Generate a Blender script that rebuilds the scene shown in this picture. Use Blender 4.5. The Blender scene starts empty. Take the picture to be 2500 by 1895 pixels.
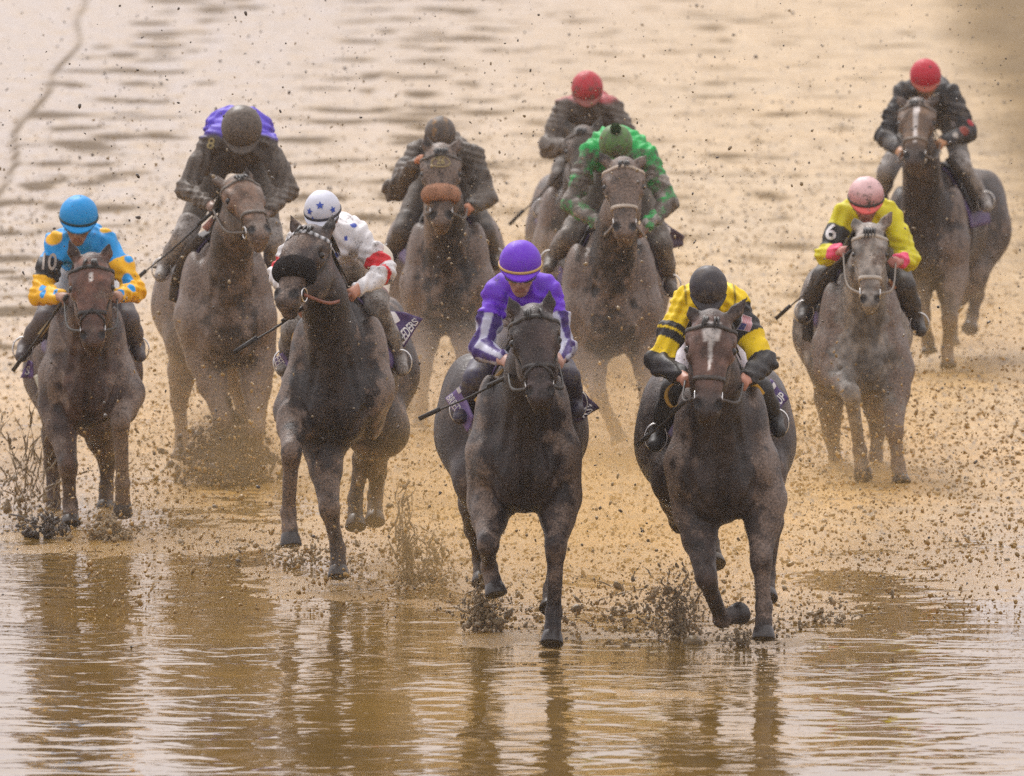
import bpy, math, random
import numpy as np
from math import radians, sin, cos, pi
random.seed(7); rng = np.random.default_rng(11)
S = bpy.context.scene
COL = S.collection
f32 = np.float32

# ------------------------------------------------------------------ camera, world, sun, exposure
FPX = 31640.0                    # focal length in photo pixels (long lens from a tower)
CAMH = 5.89
HORIZON = -1077.0
PW, PH = 2500.0, 1895.0
TH = math.atan((PH/2 - HORIZON)/FPX)
cam = bpy.data.cameras.new('camera'); camo = bpy.data.objects.new('camera', cam); COL.objects.link(camo)
camo.location = (0, 0, CAMH); camo.rotation_euler = (pi/2 - TH, 0, 0)
cam.sensor_width = 36.0; cam.lens = 36.0*FPX/PW
cam.clip_start = 1.0; cam.clip_end = 5000.0
cam.dof.use_dof = True; cam.dof.focus_distance = 72.5; cam.dof.aperture_fstop = 6.3
S.camera = camo
SUN_EL, SUN_ROT = radians(50), radians(-18)
w = bpy.data.worlds.new('World'); S.world = w; w.use_nodes = True
nt = w.node_tree; nt.nodes.clear()
sky = nt.nodes.new('ShaderNodeTexSky'); sky.sky_type = 'NISHITA'; sky.sun_disc = False
sky.sun_elevation = SUN_EL; sky.sun_rotation = SUN_ROT
sky.air_density = 1.6; sky.dust_density = 6.0; sky.ozone_density = 1.0
hs = nt.nodes.new('ShaderNodeHueSaturation'); hs.inputs['Saturation'].default_value = 0.15
tint = nt.nodes.new('ShaderNodeMix'); tint.data_type = 'RGBA'; tint.blend_type = 'MULTIPLY'
tint.inputs[0].default_value = 1.0; tint.inputs[7].default_value = (1.0, 0.95, 0.93, 1)
ovc = nt.nodes.new('ShaderNodeMix'); ovc.data_type = 'RGBA'; ovc.inputs[0].default_value = .72     # even cloud layer over the clear sky
tcw = nt.nodes.new('ShaderNodeTexCoord'); sxy = nt.nodes.new('ShaderNodeSeparateXYZ'); nt.links.new(tcw.outputs['Generated'], sxy.inputs[0])
cl = nt.nodes.new('ShaderNodeMapRange'); nt.links.new(sxy.outputs[2], cl.inputs[0]); cl.inputs[1].default_value = .05; cl.inputs[2].default_value = .9
cm = nt.nodes.new('ShaderNodeMix'); cm.data_type = 'RGBA'; cm.inputs[6].default_value = (5.8, 5.42, 5.8, 1); cm.inputs[7].default_value = (9.0, 8.6, 8.6, 1)
nt.links.new(cl.outputs[0], cm.inputs[0]); nt.links.new(cm.outputs[2], ovc.inputs[7])
bg = nt.nodes.new('ShaderNodeBackground'); bg.inputs[1].default_value = 0.11
out = nt.nodes.new('ShaderNodeOutputWorld')
nt.links.new(sky.outputs[0], hs.inputs['Color']); nt.links.new(hs.outputs[0], tint.inputs[6])
nt.links.new(tint.outputs[2], ovc.inputs[6]); nt.links.new(ovc.outputs[2], bg.inputs[0]); nt.links.new(bg.outputs[0], out.inputs[0])
sl = bpy.data.lights.new('sun', 'SUN'); sl.energy = 1.1; sl.angle = radians(25); sl.color = (1, .97, .94)
so = bpy.data.objects.new('sun', sl); COL.objects.link(so)
so.rotation_euler = (radians(-40), 0, radians(18))     # high behind the field
S.view_settings.view_transform = 'Standard'; S.view_settings.look = 'None'
S.view_settings.exposure = 0.68; S.view_settings.gamma = 1.0
S.render.engine = 'CYCLES'
S.cycles.use_denoising = False
S.cycles.volume_step_rate = 2.0
S.cycles.volume_bounces = 1
S.cycles.max_bounces = 6

# ------------------------------------------------------------------ photo <-> world
def P(u, v, Y):
    x = (u - PW/2)/FPX; y = -(v - PH/2)/FPX
    d = np.array([x, cos(TH) + y*sin(TH), -sin(TH) + y*cos(TH)])
    return np.array([0, 0, CAMH]) + d*(Y/d[1])
def depth_of(v):
    a = TH + math.atan((v - PH/2)/FPX)
    return CAMH/math.tan(a)

# ------------------------------------------------------------------ materials
def newmat(name):
    m = bpy.data.materials.new(name); m.use_nodes = True
    n = m.node_tree.nodes; n.clear()
    o = n.new('ShaderNodeOutputMaterial'); b = n.new('ShaderNodeBsdfPrincipled')
    m.node_tree.links.new(b.outputs[0], o.inputs[0])
    return m, m.node_tree, b
def nd(t, kind, **kw):
    x = t.nodes.new(kind)
    for k, v in kw.items(): setattr(x, k, v)
    return x
def noise(t, vec, scale, detail=4, rough=.55, dist=0):
    x = nd(t, 'ShaderNodeTexNoise'); x.inputs['Scale'].default_value = scale
    x.inputs['Detail'].default_value = detail; x.inputs['Roughness'].default_value = rough
    x.inputs['Distortion'].default_value = dist
    t.links.new(vec, x.inputs['Vector']); return x.outputs['Fac']
def ramp(t, fac, a, b, lo=0., hi=1.):
    x = nd(t, 'ShaderNodeMapRange', interpolation_type='SMOOTHSTEP')
    t.links.new(fac, x.inputs[0])
    for i, v in enumerate((a, b, lo, hi)):
        if hasattr(v, 'node'): t.links.new(v, x.inputs[i+1])
        else: x.inputs[i+1].default_value = v
    return x.outputs[0]
def mix(t, fac, a, b, mode='MIX'):
    x = nd(t, 'ShaderNodeMix', data_type='RGBA', blend_type=mode)
    for i, v in ((0, fac), (6, a), (7, b)):
        if hasattr(v, 'node'): t.links.new(v, x.inputs[i])
        elif i == 0: x.inputs[0].default_value = v
        else: x.inputs[i].default_value = (*v, 1)
    return x.outputs[2]
def math_(t, op, a, b=0.):
    x = nd(t, 'ShaderNodeMath', operation=op)
    for i, v in ((0, a), (1, b)):
        if hasattr(v, 'node'): t.links.new(v, x.inputs[i])
        else: x.inputs[i].default_value = v
    return x.outputs[0]
def bump(t, b, h, strength, dist):
    x = nd(t, 'ShaderNodeBump'); x.inputs['Strength'].default_value = strength
    x.inputs['Distance'].default_value = dist
    t.links.new(h, x.inputs['Height']); t.links.new(x.outputs[0], b.inputs['Normal'])
def coords(t, which='Object'):
    return nd(t, 'ShaderNodeTexCoord').outputs[which]
MUDC = (.105, .082, .064)
def mat_attr(name, rough=.6, mudcol=MUDC, fine=90, coarse=14, bumps=.25, bscale=60, bdist=.006, spec=.4, var=.35, sheen=0., fleck=0.):
    """colour and dirt come from the mesh's own Col / Mud attributes; mud lies on in noisy patches and specks"""
    m, t, b = newmat(name)
    v = coords(t)
    at = nd(t, 'ShaderNodeAttribute', attribute_name='Col')
    mu = nd(t, 'ShaderNodeAttribute', attribute_name='Mud')
    inv = math_(t, 'SUBTRACT', 1.0, mu.outputs['Fac'])
    n1 = noise(t, v, coarse, 5, .65); n2 = noise(t, v, fine, 3, .7)
    thr = math_(t, 'MULTIPLY_ADD', inv, .62); thr.node.inputs[2].default_value = .18
    lo = math_(t, 'SUBTRACT', thr, .07); hi = math_(t, 'ADD', thr, .09)
    nn = math_(t, 'ADD', math_(t, 'MULTIPLY', n1, .55), math_(t, 'MULTIPLY', n2, .45))
    mask = ramp(t, nn, lo, hi)
    thr2 = math_(t, 'MULTIPLY_ADD', inv, .3); thr2.node.inputs[2].default_value = .50
    sp = ramp(t, noise(t, v, fine*1.7, 2, .5), thr2, math_(t, 'ADD', thr2, .05))
    mask = math_(t, 'MAXIMUM', mask, math_(t, 'MULTIPLY', sp, .8))
    mv = mix(t, ramp(t, noise(t, v, 70, 4, .75), .34, .66), tuple(c*.45 for c in mudcol), tuple(c*1.5 for c in mudcol))
    cv = mix(t, ramp(t, noise(t, v, 7, 5, .6), .3, .75), mix(t, var, at.outputs['Color'], (0, 0, 0)), at.outputs['Color'])
    fin_ = mix(t, mask, cv, mv)
    if fleck:      # fine dried flecks and dark wet pinholes all over
        fin_ = mix(t, math_(t, 'MULTIPLY', ramp(t, noise(t, v, 105, 3, .75), .58, .68), fleck), fin_, (.27, .20, .155))
        fin_ = mix(t, math_(t, 'MULTIPLY', ramp(t, noise(t, v, 85, 3, .75), .44, .34), fleck), fin_, (.022, .015, .012))
    t.links.new(fin_, b.inputs['Base Color'])
    t.links.new(ramp(t, n1, .3, .7, rough - .12, rough + .12), b.inputs['Roughness'])
    b.inputs['Specular IOR Level'].default_value = spec
    if sheen: b.inputs['Sheen Weight'].default_value = sheen; b.inputs['Sheen Roughness'].default_value = .5
    bh = math_(t, 'ADD', noise(t, v, bscale, 4, .6), math_(t, 'MULTIPLY', mask, .5))
    bump(t, b, bh, bumps, bdist)
    return m
def mat_plain(name, c, rough=.5, metal=0., spec=.5, bscale=80, bumps=.15, var=.3):
    m, t, b = newmat(name); v = coords(t)
    n1 = noise(t, v, 25, 5, .65)
    t.links.new(mix(t, ramp(t, n1, .3, .75), tuple(x*(1-var) for x in c), c), b.inputs['Base Color'])
    b.inputs['Roughness'].default_value = rough; b.inputs['Metallic'].default_value = metal
    b.inputs['Specular IOR Level'].default_value = spec
    bump(t, b, noise(t, v, bscale, 4), bumps, .004)
    return m
M = {}
M['coat'] = mat_attr('wet_muddy_coat', rough=.42, coarse=13, fine=120, bumps=.5, bscale=70, bdist=.010, spec=.30, var=.6, mudcol=(.165, .118, .092), fleck=.6)
M['cloth'] = mat_attr('racing_silk', rough=.55, bumps=.3, bscale=28, bdist=.012, spec=.35, var=.1, fine=110, coarse=16, mudcol=(.11, .088, .07))
M['cap'] = mat_attr('cap_cover', rough=.5, bumps=.12, bscale=60, spec=.35, var=.15, fine=90, coarse=18)
M['skin'] = mat_attr('skin', rough=.5, bumps=.1, spec=.4, var=.12, fine=150)
M['leather'] = mat_attr('leather', rough=.58, bumps=.2, spec=.5, var=.3)
M['hoof'] = mat_plain('hoof_horn', (.035, .028, .026), .35)
M['steel'] = mat_plain('bit_steel', (.75, .74, .72), .22, 1.0, var=.05, bumps=.02)
M['eye'] = mat_plain('dark_eye', (.012, .008, .006), .08, bumps=0.)
M['lens'] = mat_plain('goggle_lens', (.10, .088, .06), .12, spec=.6, bumps=0.)
M['hair'] = mat_plain('wet_hair', (.018, .014, .012), .42, bscale=200, bumps=.5)
M['white'] = mat_plain('white_print', (.78, .76, .76), .6, var=.08)
M['cream'] = mat_plain('pale_numeral', (.42, .36, .31), .6, var=.15)
M['gold'] = mat_plain('gold_print', (.42, .33, .14), .55)
M['star'] = mat_plain('blue_print', (.02, .07, .42), .6, var=.1)
M['fleece'] = mat_attr('sheepskin', rough=.9, bumps=1.0, bscale=110, bdist=.03, spec=.1, var=.3, fine=60)
M['whip'] = mat_plain('whip_leather', (.022, .018, .016), .45)
M['mud'] = mat_plain('flung_mud', (.34, .24, .12), .35, spec=.6, bscale=120, bumps=.5, var=.5)
M['muddark'] = mat_plain('flung_dark_mud', (.085, .062, .045), .35, spec=.6, bscale=120, bumps=.5, var=.45)

# ------------------------------------------------------------------ objects
def setp(o, label=None, cat=None, group=None, kind=None):
    for k, v in (('label', label), ('category', cat), ('group', group), ('kind', kind)):
        if v: o[k] = v
    return o
def empty(name, loc, label, cat, group=None):
    o = bpy.data.objects.new(name, None); COL.objects.link(o); o.location = loc; o.empty_display_size = .2
    return setp(o, label, cat, group)
def wloc(o):
    p = np.zeros(3)
    while o is not None: p = p + np.array(o.location); o = o.parent
    return p
def mk(name, V, Fc, mat, parent=None, smooth=True, col=None, mud=None):
    """one mesh from vertices in WORLD metres and faces (array of equal size or list)"""
    V = np.asarray(V, dtype=np.float64)
    off = wloc(parent) if parent is not None else V.mean(0)*np.array([1, 1, 0])
    V = V - off
    me = bpy.data.meshes.new(name)
    if isinstance(Fc, np.ndarray):
        n, k = Fc.shape
        me.vertices.add(len(V)); me.vertices.foreach_set('co', V.astype(f32).ravel())
        me.loops.add(n*k); me.polygons.add(n)
        me.loops.foreach_set('vertex_index', Fc.astype(np.int32).ravel())
        me.polygons.foreach_set('loop_start', np.arange(0, n*k, k, dtype=np.int32))
        me.update(calc_edges=True); me.validate()
    else:
        me.from_pydata([tuple(v) for v in V], [], [tuple(int(i) for i in q) for q in Fc]); me.update()
    if smooth: me.polygons.foreach_set('use_smooth', np.ones(len(me.polygons), bool))
    if col is not None or mat.name in ATTR:
        nv = len(me.vertices)
        c = np.ones((nv, 4), f32)
        c[:, :3] = np.asarray(col if col is not None else (.2, .2, .2), f32)
        a = me.attributes.new('Col', 'FLOAT_COLOR', 'POINT'); a.data.foreach_set('color', c.ravel())
        d = np.zeros(nv, f32); d[:] = .3 if mud is None else mud
        a = me.attributes.new('Mud', 'FLOAT', 'POINT'); a.data.foreach_set('value', d)
    me.materials.append(mat)
    o = bpy.data.objects.new(name, me); COL.objects.link(o)
    if parent is not None: o.parent = parent
    else: o.location = off
    return o
ATTR = {'wet_muddy_coat', 'racing_silk', 'cap_cover', 'skin', 'leather', 'sheepskin'}
def unit(v):
    v = np.asarray(v, float); return v/(np.linalg.norm(v) + 1e-12)
A = lambda *a: np.array(a, float)

# ------------------------------------------------------------------ implicit modelling
class Field:
    def __init__(s, lo, hi, h):
        s.h = h; s.lo = np.asarray(lo, float)
        s.n = np.ceil((np.asarray(hi) - s.lo)/h).astype(int) + 1
        s.F = np.full(s.n, .2, f32)
    def block(s, lo, hi):
        a = np.clip(np.floor((lo - s.lo)/s.h).astype(int), 0, s.n); b = np.clip(np.ceil((hi - s.lo)/s.h).astype(int) + 1, 0, s.n)
        if np.any(b <= a): return None
        ax = [(s.lo[i] + s.h*np.arange(a[i], b[i])).astype(f32) for i in range(3)]
        return tuple(slice(a[i], b[i]) for i in range(3)), ax[0][:, None, None], ax[1][None, :, None], ax[2][None, None, :]
    def put(s, sl, d, k, sub=False):
        G = s.F[sl]
        if sub:
            d = -d; hh = np.maximum(k - np.abs(G - d), 0)/k
            s.F[sl] = np.maximum(G, d) + hh*hh*k*.25
        else:
            hh = np.maximum(k - np.abs(G - d), 0)/k
            s.F[sl] = np.minimum(G, d) - hh*hh*k*.25
    def cone(s, a, b, ra, rb, k=.03, ax=None, sc=1., sub=False):
        a = np.asarray(a, float); b = np.asarray(b, float)
        r = max(ra, rb)*max(1., sc) + k + .02
        bl = s.block(np.minimum(a, b) - r, np.maximum(a, b) + r)
        if bl is None: return s
        sl, X, Y, Z = bl
        d = b - a; L2 = max(float(d @ d), 1e-9)
        px, py, pz = X - a[0], Y - a[1], Z - a[2]
        t = np.clip((px*d[0] + py*d[1] + pz*d[2])/L2, 0, 1)
        qx, qy, qz = px - t*d[0], py - t*d[1], pz - t*d[2]
        if ax is not None:
            e = (qx*ax[0] + qy*ax[1] + qz*ax[2])*(1/sc - 1)
            qx, qy, qz = qx + e*ax[0], qy + e*ax[1], qz + e*ax[2]
        D = (np.sqrt(qx*qx + qy*qy + qz*qz) - (ra + (rb - ra)*t))*min(sc, 1.)
        s.put(sl, D.astype(f32), k, sub); return s
    def ell(s, c, r, k=.04, R=None, sub=False):
        c = np.asarray(c, float); r = np.asarray(r, float)
        m = r.max() + k + .02
        bl = s.block(c - m, c + m)
        if bl is None: return s
        sl, X, Y, Z = bl
        px, py, pz = X - c[0], Y - c[1], Z - c[2]
        if R is None: R = np.eye(3)
        q = [(px*R[i][0] + py*R[i][1] + pz*R[i][2]) for i in range(3)]
        k0 = np.sqrt(sum((q[i]/r[i])**2 for i in range(3)))
        k1 = np.sqrt(sum((q[i]/r[i]**2)**2 for i in range(3))) + 1e-6
        D = k0*(k0 - 1)/k1
        s.put(sl, D.astype(f32), k, sub); return s
    def sample(s, p):
        q = (np.asarray(p) - s.lo)/s.h
        q = np.clip(q, 0, s.n - 1.001); i = q.astype(int); t = q - i
        o = 0
        for dx in (0, 1):
            for dy in (0, 1):
                for dz in (0, 1):
                    w = (t[..., 0] if dx else 1 - t[..., 0])*(t[..., 1] if dy else 1 - t[..., 1])*(t[..., 2] if dz else 1 - t[..., 2])
                    o = o + w*s.F[i[..., 0] + dx, i[..., 1] + dy, i[..., 2] + dz]
        return o
    def outward(s, c, d, far=.5, n=120):
        """surface points met going outward from inside points c along unit directions d"""
        c = np.asarray(c, float); d = np.asarray(d, float)
        ts = np.linspace(0, far, n)
        v = s.sample(c[:, None, :] + d[:, None, :]*ts[None, :, None])
        res = np.full(len(c), .02)
        for i in range(len(c)):
            ins = np.where(v[i] < 0)[0]
            if len(ins) == 0: continue
            j = ins[0]
            while j + 1 < n and v[i, j+1] < 0: j += 1
            if j + 1 < n: res[i] = ts[j] + (ts[1] - ts[0])*(-v[i, j])/(v[i, j+1] - v[i, j] + 1e-9)
        return c + d*res[:, None]
    def inward(s, c, d, far=.4, n=160):
        """first surface point met from outside points c along d"""
        c = np.asarray(c, float); d = np.asarray(d, float)
        ts = np.linspace(0, far, n)
        v = s.sample(c[:, None, :] + d[:, None, :]*ts[None, :, None])
        hit = v < 0
        j = np.where(hit.any(1), hit.argmax(1), n//2)
        return c + d*ts[j][:, None], hit.any(1)
    def mesh(s):
        F = s.F; ins = F < 0
        c8 = [ins[i:ins.shape[0]-1+i, j:ins.shape[1]-1+j, k:ins.shape[2]-1+k] for i in (0, 1) for j in (0, 1) for k in (0, 1)]
        anyi = c8[0].copy(); alli = c8[0].copy()
        for c in c8[1:]: anyi |= c; alli &= c
        act = anyi & ~alli
        idx = np.argwhere(act)
        vid = np.full(act.shape, -1, np.int32); vid[act] = np.arange(len(idx))
        acc = np.zeros((len(idx), 3)); cnt = np.zeros(len(idx))
        cor = np.array([(i, j, k) for i in (0, 1) for j in (0, 1) for k in (0, 1)])
        val = [F[idx[:, 0]+c[0], idx[:, 1]+c[1], idx[:, 2]+c[2]] for c in cor]
        for a in range(8):
            for b in range(a+1, 8):
                if np.abs(cor[a] - cor[b]).sum() != 1: continue
                cr = (val[a] < 0) != (val[b] < 0)
                t = val[a]/(val[a] - val[b] + 1e-12)
                p = cor[a] + (cor[b] - cor[a])*t[:, None]
                acc[cr] += p[cr]; cnt[cr] += 1
        V = s.lo + (idx + acc/np.maximum(cnt, 1)[:, None])*s.h
        quads = []
        for ax in range(3):
            o = [i for i in range(3) if i != ax]
            sl0 = [slice(None)]*3; sl1 = [slice(None)]*3
            sl0[ax] = slice(0, -1); sl1[ax] = slice(1, None)
            f0, f1 = ins[tuple(sl0)], ins[tuple(sl1)]
            e = np.argwhere(f0 != f1)
            e = e[(e[:, o[0]] > 0) & (e[:, o[1]] > 0) & (e[:, o[0]] < ins.shape[o[0]]-1) & (e[:, o[1]] < ins.shape[o[1]]-1)]
            q = []
            for da, db in ((-1, -1), (0, -1), (0, 0), (-1, 0)):
                g = e.copy(); g[:, o[0]] += da; g[:, o[1]] += db
                q.append(vid[g[:, 0], g[:, 1], g[:, 2]])
            q = np.stack(q, 1)
            flip = f0[e[:, 0], e[:, 1], e[:, 2]]
            if ax == 1: flip = ~flip
            q[~flip] = q[~flip][:, ::-1]
            quads.append(q)
        Q = np.concatenate(quads); Q = Q[(Q >= 0).all(1)]
        # two light smoothing passes over quad edges
        for _ in range(2):
            ac = np.zeros_like(V); ct = np.zeros(len(V))
            for i in range(4):
                a, b = Q[:, i], Q[:, (i+1) % 4]
                np.add.at(ac, a, V[b]); np.add.at(ct, a, 1); np.add.at(ac, b, V[a]); np.add.at(ct, b, 1)
            V = V*.5 + .5*ac/np.maximum(ct, 1)[:, None]
        return V, Q

# ------------------------------------------------------------------ small mesh builders
def tube(pts, rad, n=8, closed=False):
    pts = np.asarray(pts, float); m = len(pts)
    rad = np.full(m, rad) if np.isscalar(rad) else np.asarray(rad)
    V = []; prev = None
    for i in range(m):
        d = unit((pts[(i+1) % m] if (closed or i < m-1) else pts[i]) - (pts[i-1] if (closed or i > 0) else pts[i]))
        a = unit(np.cross(d, prev[1] if prev is not None else (A(0, 0, 1) if abs(d[2]) < .9 else A(1, 0, 0))))
        b = np.cross(a, d); prev = (a, b)
        for j in range(n):
            th = 2*pi*j/n; V.append(pts[i] + rad[i]*(cos(th)*a + sin(th)*b))
    Fc = []
    for i in range(m if closed else m-1):
        for j in range(n):
            i2 = (i+1) % m; j2 = (j+1) % n
            Fc.append((i*n+j, i*n+j2, i2*n+j2, i2*n+j))
    if not closed: Fc.append(tuple(range(n-1, -1, -1))); Fc.append(tuple((m-1)*n + j for j in range(n)))
    return np.array(V), Fc
def join(parts):
    V = []; Fc = []; o = 0
    for v, f in parts:
        V.append(np.asarray(v)); Fc += [tuple(int(i)+o for i in q) for q in f]; o += len(v)
    return np.concatenate(V), Fc
def strap(pts, outd, wd, width, thick, closed=False):
    pts = np.asarray(pts); outd = np.asarray(outd); m = len(pts)
    wd = np.asarray(wd); wd = np.tile(wd, (m, 1)) if wd.ndim == 1 else wd
    a = pts - wd*width/2 - outd*.004; b = pts + wd*width/2 - outd*.004
    c = pts + wd*width*.42 + outd*thick; d = pts - wd*width*.42 + outd*thick
    V = np.stack([a, b, c, d], 1).reshape(-1, 3); Fc = []
    for i in range(m if closed else m-1):
        j = (i+1) % m
        for k in range(4): Fc.append((i*4+k, i*4+(k+1) % 4, j*4+(k+1) % 4, j*4+k))
    if not closed: Fc += [(3, 2, 1, 0), tuple((m-1)*4+k for k in range(4))]
    return V, Fc
def bez(pts, n=16):
    """smooth path through points"""
    p = np.asarray(pts, float); p = np.vstack([2*p[0]-p[1], p, 2*p[-1]-p[-2]]); o = []
    for i in range(1, len(p)-2):
        for t in np.linspace(0, 1, n, endpoint=False):
            o.append(.5*((2*p[i]) + (-p[i-1]+p[i+1])*t + (2*p[i-1]-5*p[i]+4*p[i+1]-p[i+2])*t*t + (-p[i-1]+3*p[i]-3*p[i+1]+p[i+2])*t**3))
    return np.array(o + [p[-2]])
_txt = {}
def text_mesh(body):
    if body in _txt: return _txt[body]
    c = bpy.data.curves.new('lettering', 'FONT'); c.body = body; c.align_x = 'CENTER'; c.align_y = 'CENTER'; c.offset = .018
    o = bpy.data.objects.new('lettering', c); COL.objects.link(o)
    dg = bpy.context.evaluated_depsgraph_get()
    me = o.evaluated_get(dg).to_mesh()
    import bmesh
    bm = bmesh.new(); bm.from_mesh(me); bmesh.ops.triangulate(bm, faces=bm.faces[:])
    for _ in range(5):
        ed = [e for e in bm.edges if e.calc_length() > .10]
        if not ed: break
        bmesh.ops.subdivide_edges(bm, edges=ed, cuts=1); bmesh.ops.triangulate(bm, faces=bm.faces[:])
    bm.verts.ensure_lookup_table(); bm.verts.index_update()
    V = np.array([v.co[:] for v in bm.verts]); Fc = [tuple(x.index for x in p.verts) for p in bm.faces]; bm.free()
    o.evaluated_get(dg).to_mesh_clear(); bpy.data.objects.remove(o); bpy.data.curves.remove(c)
    _txt[body] = (V, Fc); return V, Fc
def decal(V2, fld, c, r, u, out_, lift=.004):
    """lay flat (x,y) points on a surface: r,u directions, out_ away from the surface"""
    p = np.asarray(c) + V2[:, :1]*np.asarray(r) + V2[:, 1:2]*np.asarray(u) + np.asarray(out_)*.12
    q, hit = fld.inward(p, np.tile(-np.asarray(out_), (len(p), 1)), far=.3)
    if hit.any(): q[~hit] = (p - np.asarray(out_)*np.mean(((p - q) @ np.asarray(out_))[hit]))[~hit]
    return q + np.asarray(out_)*lift
def seg_near(V, segs):
    """index of nearest bone and parameter along it for each vertex"""
    best = np.full(len(V), 1e9); bi = np.zeros(len(V), int); bt = np.zeros(len(V))
    for i, (a, b, r) in enumerate(segs):
        d = b - a; t = np.clip(((V - a) @ d)/(d @ d), 0, 1)
        dist = np.linalg.norm(V - a - t[:, None]*d, axis=1) - r
        m = dist < best; best[m] = dist[m]; bi[m] = i; bt[m] = t[m]
    return bi, bt
def vnoise(V, s, seed=0):
    """cheap smooth 3-D value noise, 0..1"""
    p = V*s + seed*17.3; i = np.floor(p).astype(np.int64); t = p - i; t = t*t*(3-2*t); o = 0
    for dx in (0, 1):
        for dy in (0, 1):
            for dz in (0, 1):
                h = ((i[:, 0]+dx)*73856093) ^ ((i[:, 1]+dy)*19349663) ^ ((i[:, 2]+dz)*83492791)
                h = (h*2654435761 & 0xffffffff)/4294967295.
                w = (t[:, 0] if dx else 1-t[:, 0])*(t[:, 1] if dy else 1-t[:, 1])*(t[:, 2] if dz else 1-t[:, 2])
                o = o + w*h
    return o
def blend(c, mask, new):
    m = np.clip(mask, 0, 1)[:, None]; return c*(1-m) + np.asarray(new)*m
def sst(x, a, b): t = np.clip((x-a)/(b-a), 0, 1); return t*t*(3-2*t)
def grid_faces(m, n):
    i = np.arange(m-1)[:, None]*n + np.arange(n-1)[None, :]
    return np.stack([i, i+1, i+n+1, i+n], -1).reshape(-1, 4)

# ------------------------------------------------------------------ the track and the standing water
def shore_depth(x, Y):
    u = PW/2 + FPX*x/Y
    us = [-600, 0, 360, 680, 1000, 1250, 1500, 1900, 2150, 2500, 3100]
    vs = [1300, 1315, 1335, 1400, 1475, 1550, 1590, 1580, 1470, 1380, 1360]
    v = np.interp(u, us, vs)
    return CAMH/np.tan(TH + np.arctan((v - PH/2)/FPX))
LANES = [(-4.5, 1.15), (-3.95, 1.), (-3.1, .3), (-2.4, .4), (-1.75, .9), (-1.1, .95), (-.4, .75), (.5, .6), (1.5, .5), (2.4, .6), (3.4, .45), (4.6, .5)]
def rut_field(X, Y):
    """hoof-broken hollows, stride after stride, in the lanes where runners passed; and the thin line a harrow left beside them"""
    R_ = np.zeros_like(X); p = np.stack([X, Y, np.zeros_like(X)], 1)
    wx = X + .16*(vnoise(p*np.array([1.3, .5, 1]), 1., 21) - .5); wy = Y + 1.1*(vnoise(p*np.array([1.1, .4, 1]), 1., 22) - .5)
    for lx, st in LANES:
        y = 90 + rng.uniform(0, 4)
        while y < 215:
            for k in range(3):
                cx, cy = lx + rng.normal(0, .24), y + rng.normal(0, .5); a, b = rng.uniform(.10, .42), rng.uniform(.3, .85)
                m = np.where((np.abs(wx-cx) < 3*a) & (np.abs(wy-cy) < 3*b))[0]
                g = st*rng.uniform(.4, 1.)*np.exp(-((wx[m]-cx)/a)**2 - ((wy[m]-cy)/b)**2); R_[m] = np.maximum(R_[m], g)
            y += rng.normal(3.9, .7)
    R_ *= sst(Y, 88, 100)
    xr = -4.70 - .0183*(Y-119) + .10*np.sin(Y*.13) + .05*np.sin(Y*.41)
    ln = .68*np.exp(-((X - xr)/.05)**2)*sst(Y, 112, 118)*(.6 + .5*vnoise(p, .25, 31))
    return np.maximum(R_, ln)
RUTS = 0.
def ground_height(X, Y):
    p = np.stack([X, Y, np.zeros_like(X)], 1)
    q = p*np.array([1, .8, 1])
    n = (vnoise(q, .9, 1) - .5)*.036 + (vnoise(q, 3.1, 2) - .5)*.022 + (vnoise(q, 9, 3) - .5)*.013 + (vnoise(q, 20, 5) - .5)*.006
    ys = shore_depth(X, np.clip(Y, 58, 200))
    b = np.clip((Y - ys)/9., -1, 1)
    base = np.where(b < 0, .06*b, .017*np.minimum(b*1.25, 1))
    h = base + n*(1 - .65*sst(Y, 90, 115))
    return h - (RUTS*.022 if np.shape(RUTS) == np.shape(h) else 0)
xs = np.concatenate([-np.geomspace(500, 7.2, 26), np.arange(-7, 7.01, .07), np.geomspace(7.2, 500, 26)])
ysr = np.concatenate([np.linspace(-60, 56, 12), np.arange(57, 88, .06), np.geomspace(88.08, 200, 330), np.geomspace(204, 1500, 30)])
GX, GY = np.meshgrid(xs, ysr)
gx, gy = GX.ravel(), GY.ravel()
RUTS = rut_field(gx, gy); gz = ground_height(gx, gy)
far = (np.abs(gx) > 9) | (gy < 56.5) | (gy > 210)
gz = np.where(far, np.where(gy < 60, -.06, .01), gz)
V = np.stack([gx, gy, gz], 1)
m, t, b = newmat('wet_harrowed_mud')
v = nd(t, 'ShaderNodeNewGeometry').outputs['Position']; mp = nd(t, 'ShaderNodeMapping'); mp.inputs['Scale'].default_value = (1, .55, 1); t.links.new(v, mp.inputs[0])
big = noise(t, mp.outputs[0], .32, 5, .6); mid = noise(t, mp.outputs[0], 2.6, 6, .65, .3); fin = noise(t, v, 22, 6, .7)
ra = nd(t, 'ShaderNodeAttribute', attribute_name='Rut'); rut = ramp(t, math_(t, 'ADD', ra.outputs['Fac'], math_(t, 'MULTIPLY', math_(t, 'SUBTRACT', fin, .5), .35)), .08, .62)
sx = nd(t, 'ShaderNodeSeparateXYZ'); t.links.new(v, sx.inputs[0]); X_, Y_ = sx.outputs[0], sx.outputs[1]
wet = ramp(t, math_(t, 'ADD', math_(t, 'ADD', X_, math_(t, 'MULTIPLY', big, 3.)), math_(t, 'MULTIPLY', Y_, -.05)), -11, -2, 1., .06)     # rain lies deeper on the rail side; also masks the painted sky tint
outer_dark = ramp(t, math_(t, 'ADD', math_(t, 'SUBTRACT', X_, math_(t, 'MULTIPLY', Y_, .021)), math_(t, 'MULTIPLY', big, 1.2)), 2.1, 3.4)            # darker, rougher outer strip
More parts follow.
